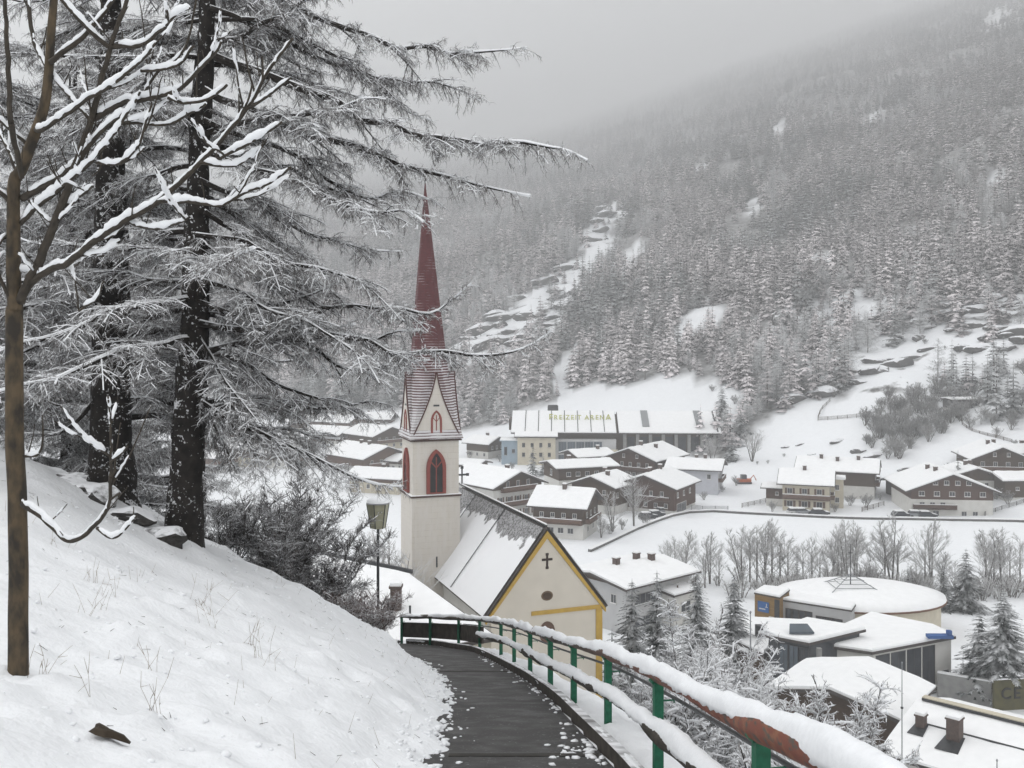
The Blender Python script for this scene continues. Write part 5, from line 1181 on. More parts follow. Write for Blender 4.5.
# slate with snow; bare dark patches where the snow slid off below the ridge
m, N, L, b = newmat('nave_slate_and_snow'); b.inputs['Roughness'].default_value = .75
tcn = N.new('ShaderNodeTexCoord'); spx = N.new('ShaderNodeSeparateXYZ'); L.new(tcn.outputs['Object'], spx.inputs[0])
f, n = noise_fac(N, L, .42, .3, .7, 6, sc=(1.2, 1, 1)); fb, nb_ = noise_fac(N, L, 5., .35, .6, 5)
mz = N.new('ShaderNodeMapRange'); mz.inputs['From Min'].default_value = za - 3.4; mz.inputs['From Max'].default_value = za + .4; L.new(spx.outputs[2], mz.inputs['Value'])
mxx = N.new('ShaderNodeMapRange'); mxx.inputs['From Min'].default_value = 24.; mxx.inputs['From Max'].default_value = 10.; mxx.inputs['To Min'].default_value = .8; mxx.inputs['To Max'].default_value = 0.2; L.new(spx.outputs[0], mxx.inputs['Value'])
s1 = N.new('ShaderNodeMath'); L.new(mz.outputs['Result'], s1.inputs[0]); s1.inputs[1].default_value = 0
s2 = N.new('ShaderNodeMath'); s2.operation = 'MULTIPLY_ADD'; s2.inputs[1].default_value = .55; L.new(f, s2.inputs[0]); L.new(s1.outputs[0], s2.inputs[2])
s3 = N.new('ShaderNodeMath'); s3.operation = 'MULTIPLY_ADD'; s3.inputs[1].default_value = .5; L.new(mxx.outputs['Result'], s3.inputs[0]); L.new(s2.outputs[0], s3.inputs[2])
r = N.new('ShaderNodeMapRange'); r.inputs['From Min'].default_value = .97; r.inputs['From Max'].default_value = 1.03; L.new(s3.outputs[0], r.inputs['Value'])
slate = mix(N, L, fb, (.05, .048, .046), (.36, .36, .37))
L.new(mix(N, L, r.outputs['Result'], (.83, .84, .86), slate), b.inputs['Base Color']); bump(N, L, b, n.outputs['Fac'], .35, .3)
M['nave_roof'] = m
rf = MB()
for sg in (-1, 1): rf.extrude(roofside(sg, .22, .03, .05, Ln + .4, .6), (Ln + .3, 0, 0))
nroof = rf.build('roof', M['eave'], nv)
sn = MB()
for sg in (-1, 1):                                      # snow sheet with a wavy surface
    nrm = np.array((0, sg * rise, hwN)) / rt; dn = np.array((0, sg * sl[1], sl[2]))
    nx_, ny_ = 60, 26; V = []
    for i in range(nx_ + 1):
        for jj in range(ny_ + 1):
            x = .15 + (Ln + .1) * i / nx_; q = (rt + .5) * jj / ny_
            th = .16 + .13 * fbm(np.array(x * .5), np.array(q * .5 + sg * 9), 13, 3) + .05 * math.sin(x * 2.2) * 0
            if jj in (0, ny_) or i in (0, nx_): th = .26
            V.append(np.array((x, 0, za)) + dn * q + nrm * float(.1 + th))
    kk = np.arange(nx_)[:, None] * (ny_ + 1) + np.arange(ny_)[None]
    sn.add(V, np.stack((kk, kk + 1, kk + ny_ + 2, kk + ny_ + 1), -1).reshape(-1, 4))
sn.build('snow_cover', M['nave_roof'], nroof, True)
rg_ = MB().tube([(.1, 0, za + .42), (Ln + .4, 0, za + .42)], .09, 6); rg_.build('ridge', M['metal_dark'], nroof)
MB().tube([(.1, 0, za + .52), (Ln + .4, 0, za + .52)], .07, 6).build('ridge_snow', M['snow_roof'], nroof)
nl = np.array((0, rise, hwN)) / rt
for x, q0, q1 in ((9.2, 0., rt + .3), (17.5, 0., rt * .55)):
    d_ = np.array((0, sl[1], sl[2])); MB().tube([np.array((x, 0, za)) + nl * .42 + d_ * q0, np.array((x, 0, za)) + nl * .42 + d_ * q1], .045, 5).build('snow_guard', M['metal_dark'], nroof)
# yellow verge, cornice and corner strip on the gable
vg = MB()
for sg in (-1, 1):
    a = np.array((-.12, 0, za + .02)); e_ = np.array((-.12, sg * (hwN + .35), ze - .45)); dn_ = np.array((0, -sg * .0, -.42)); vg.extrude([a, e_, e_ + dn_ * .8, a + dn_ * 1.4], (.35, 0, 0))
vg.box(-.1, .3, -hwN + .12, 1.4, ze - .45, ze - .12); vg.box(-.11, .31, -hwN - .02, -hwN + .55, -6, ze - .452)
vg.build('yellow_trim', M['yellow'], nv)
MB().extrude([(-.16, 0, za + .3), (-.16, hwN + .5, ze - .3), (-.16, hwN + .5, ze - .24), (-.16, 0, za + .38), (-.16, -hwN - .5, ze - .24), (-.16, -hwN - .5, ze - .3)], (.4, 0, 0)).build('roof_edge', M['eave'], nv)
cb = MB(); zc_ = ze + 3.95
cb.box(-.05, .3, -.09, .09, zc_ - .6, zc_ + .5).box(-.052, .3, -.34, .34, zc_ - .02, zc_ + .16)
for dy, dz_ in ((0, .5), (0, -.6), (.34, .07), (-.34, .07)): cb.box(-.054, .29, dy - .13, dy + .13, dz_ + zc_ - .1, dz_ + zc_ + .1)
cb.build('cross_window', mat('dark_opening', (.035, .022, .018), None, 2.), gab)
an = np.linspace(0, 2 * math.pi, 21)[:-1]
MB().extrude([(-.05, .52 * math.cos(a), ze + 1.05 + .4 * math.sin(a)) for a in an], (.3, 0, 0)).build('window_surround', mat('brown_surround', (.16, .11, .07), None, 2.), gab)
MB().extrude([(-.08, .38 * math.cos(a), ze + 1.05 + .28 * math.sin(a)) for a in an], (.3, 0, 0)).build('oval_window', M['wood'], gab)
MB().extrude([(-.06, .7 * math.cos(a), ze - 1.95 + .9 * math.sin(a)) for a in an], (.3, 0, 0)).build('round_window', M['wood2'], gab)
# cross on the far end of the ridge
cr_ = MB().box(Ln - .1, Ln + .0, -.07, .07, za + .3, za + 2.2).box(Ln - .11, Ln + .01, -.55, .55, za + 1.4, za + 1.58)
for dy, dz_ in ((.6, 1.49), (-.6, 1.49), (0, 2.25)): cr_.box(Ln - .12, Ln + .02, dy - .14, dy + .14, za + dz_ - .14, za + dz_ + .14)
cr_.build('ridge_cross', M['metal_dark'], nv)

# ------------------------------------------------------------------ low building below the path
def slab(par, nm, corners, th, m_, dz=0.):
    return MB().extrude([np.array(c) + Z3 * dz for c in corners], (0, 0, th)).build(nm, M[m_] if isinstance(m_, str) else m_, par)
def inset(c, k):
    c = np.array(c, float); ce = c.mean(0); return ce + (c - ce) * k
A_, B_, C_, D_ = P(292, 552, 78), P(412, 578, 70), P(499, 641, 60), P(330, 668, 60)
lb_ = thing('low_building', 'low cream building with one broad snowy roof just below the path bend', 'building', (0, 66, -30))
o0 = np.array((0, 66, -30)); cs = [A_ - o0, B_ - o0, C_ - o0, D_ - o0]
cw = inset(cs, .94); bot = cw.copy(); bot[:, 2] = -6
V = np.vstack((bot, cw - Z3 * .05)); MB().add(V, [(0, 1, 5, 4), (1, 2, 6, 5), (2, 3, 7, 6), (3, 0, 4, 7), (4, 5, 6, 7), (3, 2, 1, 0)]).build('wall', M['cream_wall'], lb_)
rf_ = slab(lb_, 'roof', cs, .2, 'eave'); 
n_ = 24; V = []
for i in range(n_ + 1):
    for jj in range(n_ + 1):
        u, v = i / n_, jj / n_; p = (cs[0] * (1 - u) + cs[1] * u) * (1 - v) + (cs[3] * (1 - u) + cs[2] * u) * v; p = inset(cs, 1)[0:4].mean(0) + (p - np.array(cs).mean(0)) * .985
        V.append(p + Z3 * (.202 if i in (0, n_) or jj in (0, n_) else .38 + .14 * float(fbm(np.array(p[0] * .5), np.array(p[1] * .5), 17, 3))))
kk = np.arange(n_)[:, None] * (n_ + 1) + np.arange(n_)[None]
MB().add(V, np.stack((kk, kk + n_ + 1, kk + n_ + 2, kk + 1), -1).reshape(-1, 4)).build('snow_cover', M['snow_roof'], rf_, True)
e_ = MB().extrude([cs[0] + Z3 * .3, cs[1] + Z3 * .3, cs[1] + Z3 * .55, cs[0] + Z3 * .55], np.array((.05, .22, 0))); e_.build('ridge_board', M['metal_dark'], rf_)
p = P(396, 599, 65) - o0; ch = MB().box(-.34, .34, -.34, .34, -1.2, .75).box(-.42, .42, -.42, .42, .752, .9).build('chimney', M['brick'], rf_); ch.location = [float(c) for c in p]
MB().box(-.36, .36, -.36, .36, .902, 1.12).build('snow_cap', M['snow_roof'], ch)
p = P(410, 612, 63) - o0; MB().tube([p - Z3 * .5, p + Z3 * .4], .07, 6).build('vent_pipe', M['metal_dark'], rf_)

# ------------------------------------------------------------------ modern buildings on the valley floor
def U(px, py, z): Y = z * F / (HY - py); return np.array(((px - 512) * Y / F, Y, z))
def snowy_slab(par, nm, corners, th=.3, snow=.38, k=.985, edge='eave'):
    r_ = slab(par, nm, corners, th, edge); c2 = inset(corners, k)
    # snow blanket with rounded rim
    mb = MB(); c3 = inset(corners, k * .965); n = len(corners)
    V = np.vstack((c2 + Z3 * (th + .002), c2 + Z3 * (th + snow * .6), c3 + Z3 * (th + snow)))
    fs = [(i, (i + 1) % n, (i + 1) % n + n, i + n) for i in range(n)] + [(i + n, (i + 1) % n + n, (i + 1) % n + 2 * n, i + 2 * n) for i in range(n)] + [tuple(range(2 * n, 3 * n))]
    mb.add(V, fs).build('snow_cover', M['snow_roof'], r_); return r_
def walls(par, nm, corners, zb, m_, k=.95, drop=.02):
    c = inset(corners, k); n = len(c); bt = c.copy(); bt[:, 2] = zb
    V = np.vstack((bt, c - Z3 * drop)); return MB().add(V, [(i, (i + 1) % n, (i + 1) % n + n, i + n) for i in range(n)] + [tuple(range(n, 2 * n))]).build(nm, M[m_], par), c
def face_of(c, i, j):
    a, b_ = np.array(c[i]), np.array(c[j]); u = b_ - a; u[2] = 0; l = np.linalg.norm(u); u /= l; return Face((a + b_) / 2 * (1, 1, 0), u, np.array((u[1], -u[0], 0))), l
GZ = -42.4
pv_ = thing('glass_pavilion', 'modern pavilion with big glass walls and overlapping flat snowy roofs', 'building', (0, 0, 0))
cB = [U(804, 645, -36.), U(872, 655, -36.), U(956, 639, -36.), U(935, 629, -36.), U(871, 616, -36.)]
w_, c = walls(pv_, 'hall_wall', cB, GZ - 2, 'white_wall', .93); snowy_slab(pv_, 'hall_roof', cB)
fB, l = face_of(c, 1, 2)
for x0, x1 in ((-.47, -.3), (-.28, -.1), (-.08, .1), (.12, .28)): window(pv_, fB, (x0 + x1) / 2 * l, -39., (x1 - x0) * l, 5.4, 0., 'metal_dark', 'glass', bars=1)
f_, l2 = face_of(c, 0, 1); window(pv_, f_, -.32 * l2, -38.9, .26 * l2, 4.8, 0., 'metal', 'navy_glass', bars=1); window(pv_, f_, .25 * l2, -38.4, .3 * l2, 2.2, 0., 'metal', 'navy_glass', bars=2)
window(pv_, fB, .42 * l, -40.6, 1.0, 2.2, 0., 'metal_dark', 'glass', bars=0)
pA = P(944, 632, 114.5); MB().box(-1.9, .9, -.5, .5, -.05, .3).box(.3, .8, -.3, .2, .302, .8).build('roof_unit', M['blue_paint'], pv_).location = [float(q) for q in pA - Z3 * .6]
cA = [U(763, 637, -34.8), U(809, 646, -34.8), U(866, 632, -34.8), U(807, 622, -34.8)]
walls(pv_, 'glass_wall', cA, GZ - 2, 'glass', .88); snowy_slab(pv_, 'upper_roof', cA); cAw = inset(cA, .885)
fA, lA = face_of(cAw, 0, 1)
for k_ in range(4): window(pv_, fA, (-.375 + .25 * k_) * lA, -37.3, .235 * lA, 4.2, 0.02, 'metal_dark', 'glass_blue' if k_ in (1, 2) else 'glass', bars=1)
MB().box(-.25, .25, -.25, .25, -8, 0).build('pillar', M['concrete'], pv_).location = [float(q) for q in cAw[1] + np.array((.9, -.6, -.2))]
pS = U(800, 634, -34.2); MB().extrude([(-1.4, -.7, 0), (1.4, -.7, 0), (1., .6, .6), (-1., .6, .6)], (0, 0, .2)).build('skylight', M['glass_blue'], pv_).location = [float(q) for q in pS + Z3 * .2]
cC = [U(714, 634, -37.3), U(764, 657, -37.3), U(786, 638, -37.3), U(806, 624, -37.3), U(748, 621, -37.3)]
walls(pv_, 'side_wall', cC, GZ - 2, 'wood', .93); snowy_slab(pv_, 'side_roof', cC)
cD = [U(722, 645, -38.), U(748, 656, -38.), U(774, 648, -38.), U(744, 638, -38.)]
walls(pv_, 'porch_wall', cD, GZ - 2, 'wood', .9); snowy_slab(pv_, 'porch_roof', cD)
pc = U(759, 636, -36.4); MB().box(-.4, .4, -.4, .4, 0, 1.3).build('chimney', M['metal_dark'], pv_).location = [float(q) for q in pc]

rh = thing('round_hall', 'wide hall with a domed snowy roof and a steel pyramid on top', 'building', (0, 0, 0))
rc = P(867, 612, 138); cx_, cy_ = rc[0], rc[1] + 3; ze_ = -37.4
an = np.linspace(0, 2 * math.pi, 41)[:-1]; rx, ry = 11.8, 8.8
el = lambda k_, z_: [(cx_ + rx * k_ * math.cos(a), cy_ + ry * k_ * math.sin(a), z_) for a in an]
V = np.array(el(.93, GZ - 1) + el(.93, ze_)); q_ = [(i, (i + 1) % 40, (i + 1) % 40 + 40, i + 40) for i in range(40)]
MB().add(V, q_).build('wall', M['cream_wall'], rh)
V = np.array(el(1., ze_ - .25) + el(1., ze_)); MB().add(V, q_ + [tuple(range(40, 80)), tuple(range(40))[::-1]]).build('roof', mat('brown_eave', (.16, .08, .045), (.12, .06, .035), 3.), rh); rr_ = rh.children[-1]
lev = [(.995, .003), (.985, .35), (.8, .9), (.55, 1.4), (.3, 1.7), (.1, 1.8)]; V = np.array([p_ for k_, dz_ in lev for p_ in el(k_, ze_ + dz_)]); k = np.arange(len(lev) - 1)[:, None] * 40; j = np.arange(40)[None]; j2 = (j + 1) % 40
mb = MB().add(V, np.stack((k + j, k + j2, k + 40 + j2, k + 40 + j), -1).reshape(-1, 4)); mb.F.append((np.array([list(range((len(lev) - 1) * 40, len(lev) * 40))]), 0)); mb.build('snow_cover', M['snow_roof'], rr_, True)
py0 = np.array((cx_ - 1.6, cy_ - 1., ze_ + 1.5)); pb = MB(); ap = py0 + Z3 * 1.75; sgs = [(-1, -1), (1, -1), (1, 1), (-1, 1)]
for (a, b_), (c_, d_) in zip(sgs, sgs[1:] + sgs[:1]):
    for t in (0, .22, .44, .66, .86):
        p0 = (py0 + np.array((a * 3.4, b_ * 2.6, -.2))) * (1 - t) + ap * t; p1 = (py0 + np.array((c_ * 3.4, d_ * 2.6, -.2))) * (1 - t) + ap * t; pb.tube([p0, p1], .05, 5)
    pb.tube([py0 + np.array((a * 3.4, b_ * 2.6, -.2)), ap], .06, 5)
pb.build('steel_pyramid', M['metal'], rh); MB().tube([ap - Z3 * 1.7, ap + Z3 * 4.2], [.09, .03], 6).box(ap[0] - .3, ap[0] + .3, ap[1] - .05, ap[1] + .05, ap[2] + 2.9, ap[2] + 3.0).build('mast', M['metal_dark'], rh)
cE = [U(781, 601, -36.7), U(852, 612, -36.7), U(856, 606, -36.7), U(800, 596, -36.7)]
walls(rh, 'wing_wall', cE, GZ - 1, 'grey_wall', .97); snowy_slab(rh, 'wing_roof', cE, .2, .3); cEw = inset(cE, .972); fE, lE = face_of(cEw, 0, 1)
for u in (-.4, -.3, -.2, -.1): window(rh, fE, u * lE, -38.4, .9, 1.7, 0., 'eave', bars=0)
for u in (.08, .2, .3): window(rh, fE, u * lE, -38.5, 1.5, 1.2, 0., 'eave', bars=1)
yb = thing('ochre_block', 'ochre boarded block with a blue sign beside the round-roofed hall', 'building', (0, 0, 0))
cF = [U(754, 594, -36.), U(780, 599, -36.), U(790, 591, -36.), U(764, 588, -36.)]
walls(yb, 'wall', cF, GZ - 1, 'ochre', .96); snowy_slab(yb, 'roof', cF, .2, .3); cFw = inset(cF, .965); fF, lF = face_of(cFw, 0, 1)
mb = MB(); fF.box(mb, .3 * lF, .49 * lF, GZ, -36.2, -.1, .06); mb.build('dark_corner', M['metal_dark'], yb)
sgn_ = thing('blue_sign', 'blue sign board on the ochre block beside the round-roofed hall', 'sign', (0, 0, 0))
mb = MB(); fF.box(mb, -.36 * lF, .08 * lF, -38.2, -36.8, .03, .12); mb.build('board', M['blue_sign'], sgn_)
mb = MB(); fF.box(mb, -.3 * lF, -.05 * lF, -37.85, -37.7, .122, .14); fF.box(mb, -.02 * lF, .01 * lF, -37.4, -37., .122, .14); fF.box(mb, -.06 * lF, .04 * lF, -37.5, -37.42, .122, .14); mb.build('mark', M['frame'], sgn_)
mb = MB(); fF.box(mb, .1 * lF, .28 * lF, -38.7, -38.6, .03, .3); mb.build('lamp_bar', M['frame'], yb)
# near roofs, bottom right
house('near house with a low white ridge roof behind the railing snow', *pl(850, 745, 97, -42.4), 52, 8.5, 11.5, 7.6, 12, 7.5, low='wood', up='wood', chims=(), ov=.8, auto=(('f', (-2, 2), 5., 1.2, 1.4),), name='house', base=3)
nr_, fs = house('nearest broad roof in the bottom right corner with two dark chimneys', 45.0, 76, -43.0, -43, 26, 14, 9.2, 14, 9.1, low='white_wall', up='white_wall', chims=(), ov=.9, name='house', base=3, snow_t=.3)
rz = lambda y: 9.2 + (7 - abs(y)) * math.tan(R(14)) + .24
rfn = [o for o in nr_.children if o.name.startswith('roof')][0]
for x, y, s_, h_ in ((-9.6, -4.0, 1.0, 1.5), (-12.4, -3.6, .7, .8)):
    chimney(rfn, x, y, rz(y) + .35, s_, h_)
    MB().extrude([(x - s_ * .9, y - s_ * 1.9, rz(y - s_ * 1.9) + .32), (x + s_ * .9, y - s_ * 1.9, rz(y - s_ * 1.9) + .32), (x + s_ * .7, y + .3, rz(y + .3) + .32), (x - s_ * .7, y + .3, rz(y + .3) + .32)], (0, 0, .04)).build('bare_patch', M['metal_dark'], rfn)
for x in (-1.5,):
    MB().extrude([(x, -7.6, rz(-7.6) + .3), (x, 0, rz(0) + .3), (x, 0, rz(0) + .55), (x, -7.6, rz(-7.6) + .55)], (.3, 0, 0)).build('parting_wall', M['metal'], rfn)
MB().box(-13.6, -2., -.3, .35, rz(0) + .3, rz(0) + .52).box(-1., 13., -.3, .35, rz(0) + .3, rz(0) + .52).build('ridge_trim', M['metal_dark'], rfn)
MB().box(-13.6, -2., -.25, .45, rz(0) + .522, rz(0) + .6).box(-1., 13., -.25, .45, rz(0) + .522, rz(0) + .6).build('ridge_trim', M['cream_wall'], rfn)
for (x0, x1, y) in ((-13, -1.6, -3.2), (-1.1, 13, -4.2)):
    MB().box(x0, x1, y - .04, y + .04, rz(y) + .2, rz(y) + .40).build('snow_guard', M['metal_dark'], rfn)
# grey yard wall and lettered band on the right
def wall_thing(name, label, cat, a, b_, z0, z1, th, m_, cap=.18):
    r_ = thing(name, label, cat, (0, 0, 0)); a, b_ = np.array((*a, 0.)), np.array((*b_, 0.)); d = b_ - a; d /= np.linalg.norm(d); n = np.cross(d, Z3) * th
    MB().extrude([a + Z3 * z0, b_ + Z3 * z0, b_ + Z3 * z1, a + Z3 * z1], n).build('body', M[m_], r_)
    if cap: MB().extrude([a + Z3 * (z1 + .002) - n * .1, b_ + Z3 * (z1 + .002) - n * .1, b_ + Z3 * (z1 + cap), a + Z3 * (z1 + cap)], n * 1.2).build('snow_cover', M['snow_roof'], r_)
    return r_
wa, wb = U(938, 672, -39.2), U(992, 681, -39.2); wall_thing('yard_wall', 'plain grey yard wall between the white end of the pavilion and the spruces', 'wall', wa[:2], wb[:2], GZ - 1, -39.2, .4, 'concrete')
ca, cb_ = U(992.3, 679, -38.6), U(1040, 677, -38.6); cw_ = wall_thing('lettered_wall', 'olive boarded wall with dark letters beneath the tall spruce', 'wall', ca[:2], cb_[:2], GZ - 1, -38.6, .4, 'olive')
d = (cb_ - ca); d[2] = 0; d /= np.linalg.norm(d); yawc = math.atan2(d[1], d[0])
for i, ch in enumerate('CEN'):
    o = text_mesh('letter', ch, 1.75, M['letter_dark'], .05, cw_); pp = ca + d * (.75 + i * 1.45) + np.cross(d, Z3) * .43
    o.location = (float(pp[0]), float(pp[1]), -40.7); o.rotation_euler = (R(90), 0, yawc)
aw = thing('ring_rack', 'round metal hoop standing before the grey yard wall', 'rack', [float(q) for q in U(974, 696, -41.8)])
MB().tube([(1.1 * math.cos(a), 0, .3 + 1.1 * math.sin(a)) for a in np.linspace(-.4, math.pi + .4, 22)], .09, 6).build('hoop', M['metal'], aw); MB().box(-1.2, 1.2, -.2, .2, -1.2, -.1).build('base', M['concrete'], aw)
# ------------------------------------------------------------------ lantern, poles, walls, cars
lp = P(378, 606, 30); lamp = thing('street_lamp', 'path lantern with a milky tapered shade and snow cap on a thin pole', 'street lamp', (lp[0], lp[1], -9.7))
zt_ = (HY - 528) * .030 + 9.7
MB().tube([(0, 0, -.3), (0, 0, 1.), (0, 0, zt_)], [.06, .045, .04], 8).build('pole', M['metal_dark'], lamp)
lz = [(zt_, .22), (zt_ + .74, .34)]
sh = MB(); n = 6; V = [(r_ * math.cos(a), r_ * math.sin(a), z_) for z_, r_ in lz for a in np.arange(n) * math.pi / 3 + .3]
sh.add(V, [(i, (i + 1) % n, (i + 1) % n + n, i + n) for i in range(n)] + [tuple(range(n))[::-1], tuple(range(n, 2 * n))]); shd = sh.build('lamp_shade', M['lamp_glass'], lamp)
bm_ = MB()
for a in np.arange(n) * math.pi / 3 + .3: bm_.tube([(lz[0][1] * math.cos(a), lz[0][1] * math.sin(a), lz[0][0]), (lz[1][1] * math.cos(a), lz[1][1] * math.sin(a), lz[1][0])], .016, 5)
bm_.build('rib', M['metal_dark'], shd)
V = [(r_ * math.cos(a), r_ * math.sin(a), z_) for z_, r_ in ((zt_ + .742, .36), (zt_ + .77, .34), (zt_ + .84, .08)) for a in np.arange(12) * math.pi / 6]
cp = MB().add(V, [(i + k, (i + 1) % 12 + k, (i + 1) % 12 + k + 12, i + k + 12) for k in (0, 12) for i in range(12)] + [tuple(range(12))[::-1], tuple(range(24, 36))]).build('cap', M['metal'], lamp)
V = [(r_ * math.cos(a), r_ * math.sin(a), z_) for z_, r_ in ((zt_ + .775, .35), (zt_ + .84, .33), (zt_ + .92, .2), (zt_ + .95, .05)) for a in np.arange(12) * math.pi / 6]
MB().add(V, [(i + k, (i + 1) % 12 + k, (i + 1) % 12 + k + 12, i + k + 12) for k in (0, 12, 24) for i in range(12)] + [tuple(range(36, 48))]).build('snow_cap', M['snow_fine'], cp, True)
def pole(label, x, y0, y1, Y, r_, knob=False):
    a = P(x, y1, Y); h_ = (y1 - y0) * Y / F; o = thing('pole', label, 'pole', a)
    MB().tube([(0, 0, -4), (0, 0, h_ * .5), (0, 0, h_)], [r_, r_ * .9, r_ * .6], 6).build('shaft', M['metal'], o)
    MB().tube([(0, 0, h_), (0, 0, h_ + r_ * 2), (0, 0, h_ + r_ * 4)], [r_ * .6, r_ * 1.5, r_ * .3], 6).build('tip', M['metal'], o)
    if knob: MB().tube([(0, 0, h_ * .45), (0, 0, h_ * .47)], r_ * 2.2, 6).build('collar', M['metal_dark'], o)
pole('tall thin pale mast in front of the pavilion', 750.5, 614, 668, 108, .09)
pole('thin antenna rising in front of the near white roof', 902, 664, 745, 70, .045, True)
pole('short thin vent pole at the bottom right corner', 997, 762, 775, 62, .05)
emb = thing('river_wall', 'long dark stone river wall below the chalets, capped with snow', 'wall', (0, 0, 0))
wl = [hit(x, y) for x, y in ((588, 552), (640, 528), (690, 513), (760, 515), (860, 519), (960, 521), (1060, 523))]
wl = [np.array((q[0], q[1], 0)) for q in wl]; wm = MB(); ws = MB()
wl = resample(np.array(wl), 6.); wl[:, 2] = T(wl[:, 0], wl[:, 1])
for a, b_ in zip(wl[:-1], wl[1:]):
    d = (b_ - a) / np.linalg.norm(b_ - a); n = np.cross(d, Z3) * .6
    wm.extrude([a - Z3 * 1, b_ - Z3 * 1, b_ + Z3 * .5, a + Z3 * .5], n); ws.extrude([a + Z3 * .505 - n * .1, b_ + Z3 * .505 - n * .1, b_ + Z3 * .68, a + Z3 * .68], n * 1.25)
wm.build('stone_face', M['dark_conc'], emb); ws.build('snow_cap', M['snow_roof'], emb)
def fence(label, pts, h_, m_='metal', mesh=True):
    o = thing('fence', label, 'fence', (0, 0, 0)); q = resample(np.array([(*hit(x, y)[:2], 0) for x, y in pts]), 2.5); q[:, 2] = T(q[:, 0], q[:, 1])
    for a in q: MB().box(a[0] - .06, a[0] + .06, a[1] - .06, a[1] + .06, a[2] - .4, a[2] + h_).build('post', M[m_], o)
    mb = MB()
    for a, b_ in zip(q[:-1], q[1:]):
        for v in np.linspace(.25, .92, 4): mb.tube([a + Z3 * h_ * v, b_ + Z3 * h_ * v], .05, 4)
    mb.build('rail', M[m_], o)
fence('grey rail fence along the snowy field below the village row', [(682, 505), (700, 497), (735, 512)][:1] + [(696, 511), (728, 511)], 1.2)
fence('dark board fence curving along the lane left of the cream chalet', [(742, 508), (765, 503), (786, 497)], 1.1, 'wood')
fence('low fence beside the lane between the chalets on the right bank', [(862, 512), (884, 506)], 1.1, 'wood')
fence('thin fence zigzagging up the snow slope above the cream chalet', [(818, 420), (822, 410), (830, 402)], 1.2, 'wood')
fence('straight fence at the foot of the scrubby snow slope', [(818, 421), (842, 420), (866, 418)], 1.2, 'wood')
fence('lane fence curving up past the dark hut', [(962, 425), (972, 433), (990, 438), (1012, 443)], 1., 'wood')
fence('fence along the road right of the largest chalet', [(985, 516), (1000, 511), (1024, 503)], 1., 'dark_conc')
# parked cars
def car(label, loc, rz_, paint, seed):
    r_ = thing('parked_car', label, 'car', loc, rz_, 'cars parked by the chalets')
    side = [(-2.05, .35), (2.05, .35), (2.1, .75), (1.1, .92), (-1.95, .95)]
    MB().extrude([(x, -.85, z_) for x, z_ in side], (0, 1.7, 0)).build('body', paint, r_)
    MB().extrude([(x, -.74, z_) for x, z_ in [(-1.9, .952), (1.0, .93), (.35, 1.42), (-1.5, 1.45)]], (0, 1.48, 0)).build('cabin', M['glass'], r_)
    MB().extrude([(x, -.7, z_) for x, z_ in [(-1.5, 1.452), (.38, 1.422), (.3, 1.62), (-1.4, 1.66)]], (0, 1.4, 0)).extrude([(x, -.8, z_) for x, z_ in [(1.08, .935), (2.08, .77), (2.05, .86), (1.1, 1.05)]], (0, 1.6, 0)).build('snow_cover', M['snow_roof'], r_)
    for x in (-1.3, 1.3):
        for y in (-.86, .68): MB().tube([(x, y, .32), (x, y + .18, .32)], .32, 12).build('wheel', M['metal_dark'], r_)
    return r_
cp1 = mat('white_car_paint', (.6, .6, .6), None, 1., .3); cp2 = mat('dark_car_paint', (.04, .045, .055), None, 1., .3); cp3 = mat('silver_car_paint', (.3, .31, .33), None, 1., .3)
for i, (x, y, r_, m_, lab) in enumerate([(796, 514.5, .1, cp1, 'snowy white car, left of two before the cream chalet'), (802.5, 514.5, .2, cp3, 'snowy silver car, right of two before the cream chalet'), (820, 515.5, .0, cp2, 'dark car parked at the corner of the cream chalet'),
        (901, 517.5, .1, cp2, 'dark car at the left corner of the largest chalet'), (917, 517.5, -.1, cp3, 'silver car before the white ground floor of the largest chalet'), (927, 518, 0, cp2, 'dark car under the balcony of the largest chalet'),
        (648, 519, .4, cp2, 'snow-covered dark car, left one by the red-brown chalet'), (656, 517, .5, cp2, 'snow-covered dark car, right one by the red-brown chalet'), (664, 514, .5, cp3, 'snow-covered silver car by the pale garage panel')]):
    p_ = hit(x, y); car(lab, p_, r_, m_, i)
ex = hit(744, 484); sw = thing('orange_digger', 'small orange machine in the snow at the left edge of the piste', 'machine', ex)
MB().box(-1.8, 1.8, -.9, .9, .5, 1.3).build('body', mat('orange_paint', (.5, .12, .04), None, 1., .5), sw); MB().box(-.9, .6, -.75, .75, 1.302, 2.4).build('cab', M['glass'], sw); MB().box(-1.9, 1.9, -1.1, 1.1, 0, .498).build('track', M['metal_dark'], sw)
MB().tube([(1.7, 0, 1.2), (2.6, 0, 2.3), (3.3, 0, .9)], .14, 6).build('arm', sw.children[0].data.materials[0], sw)

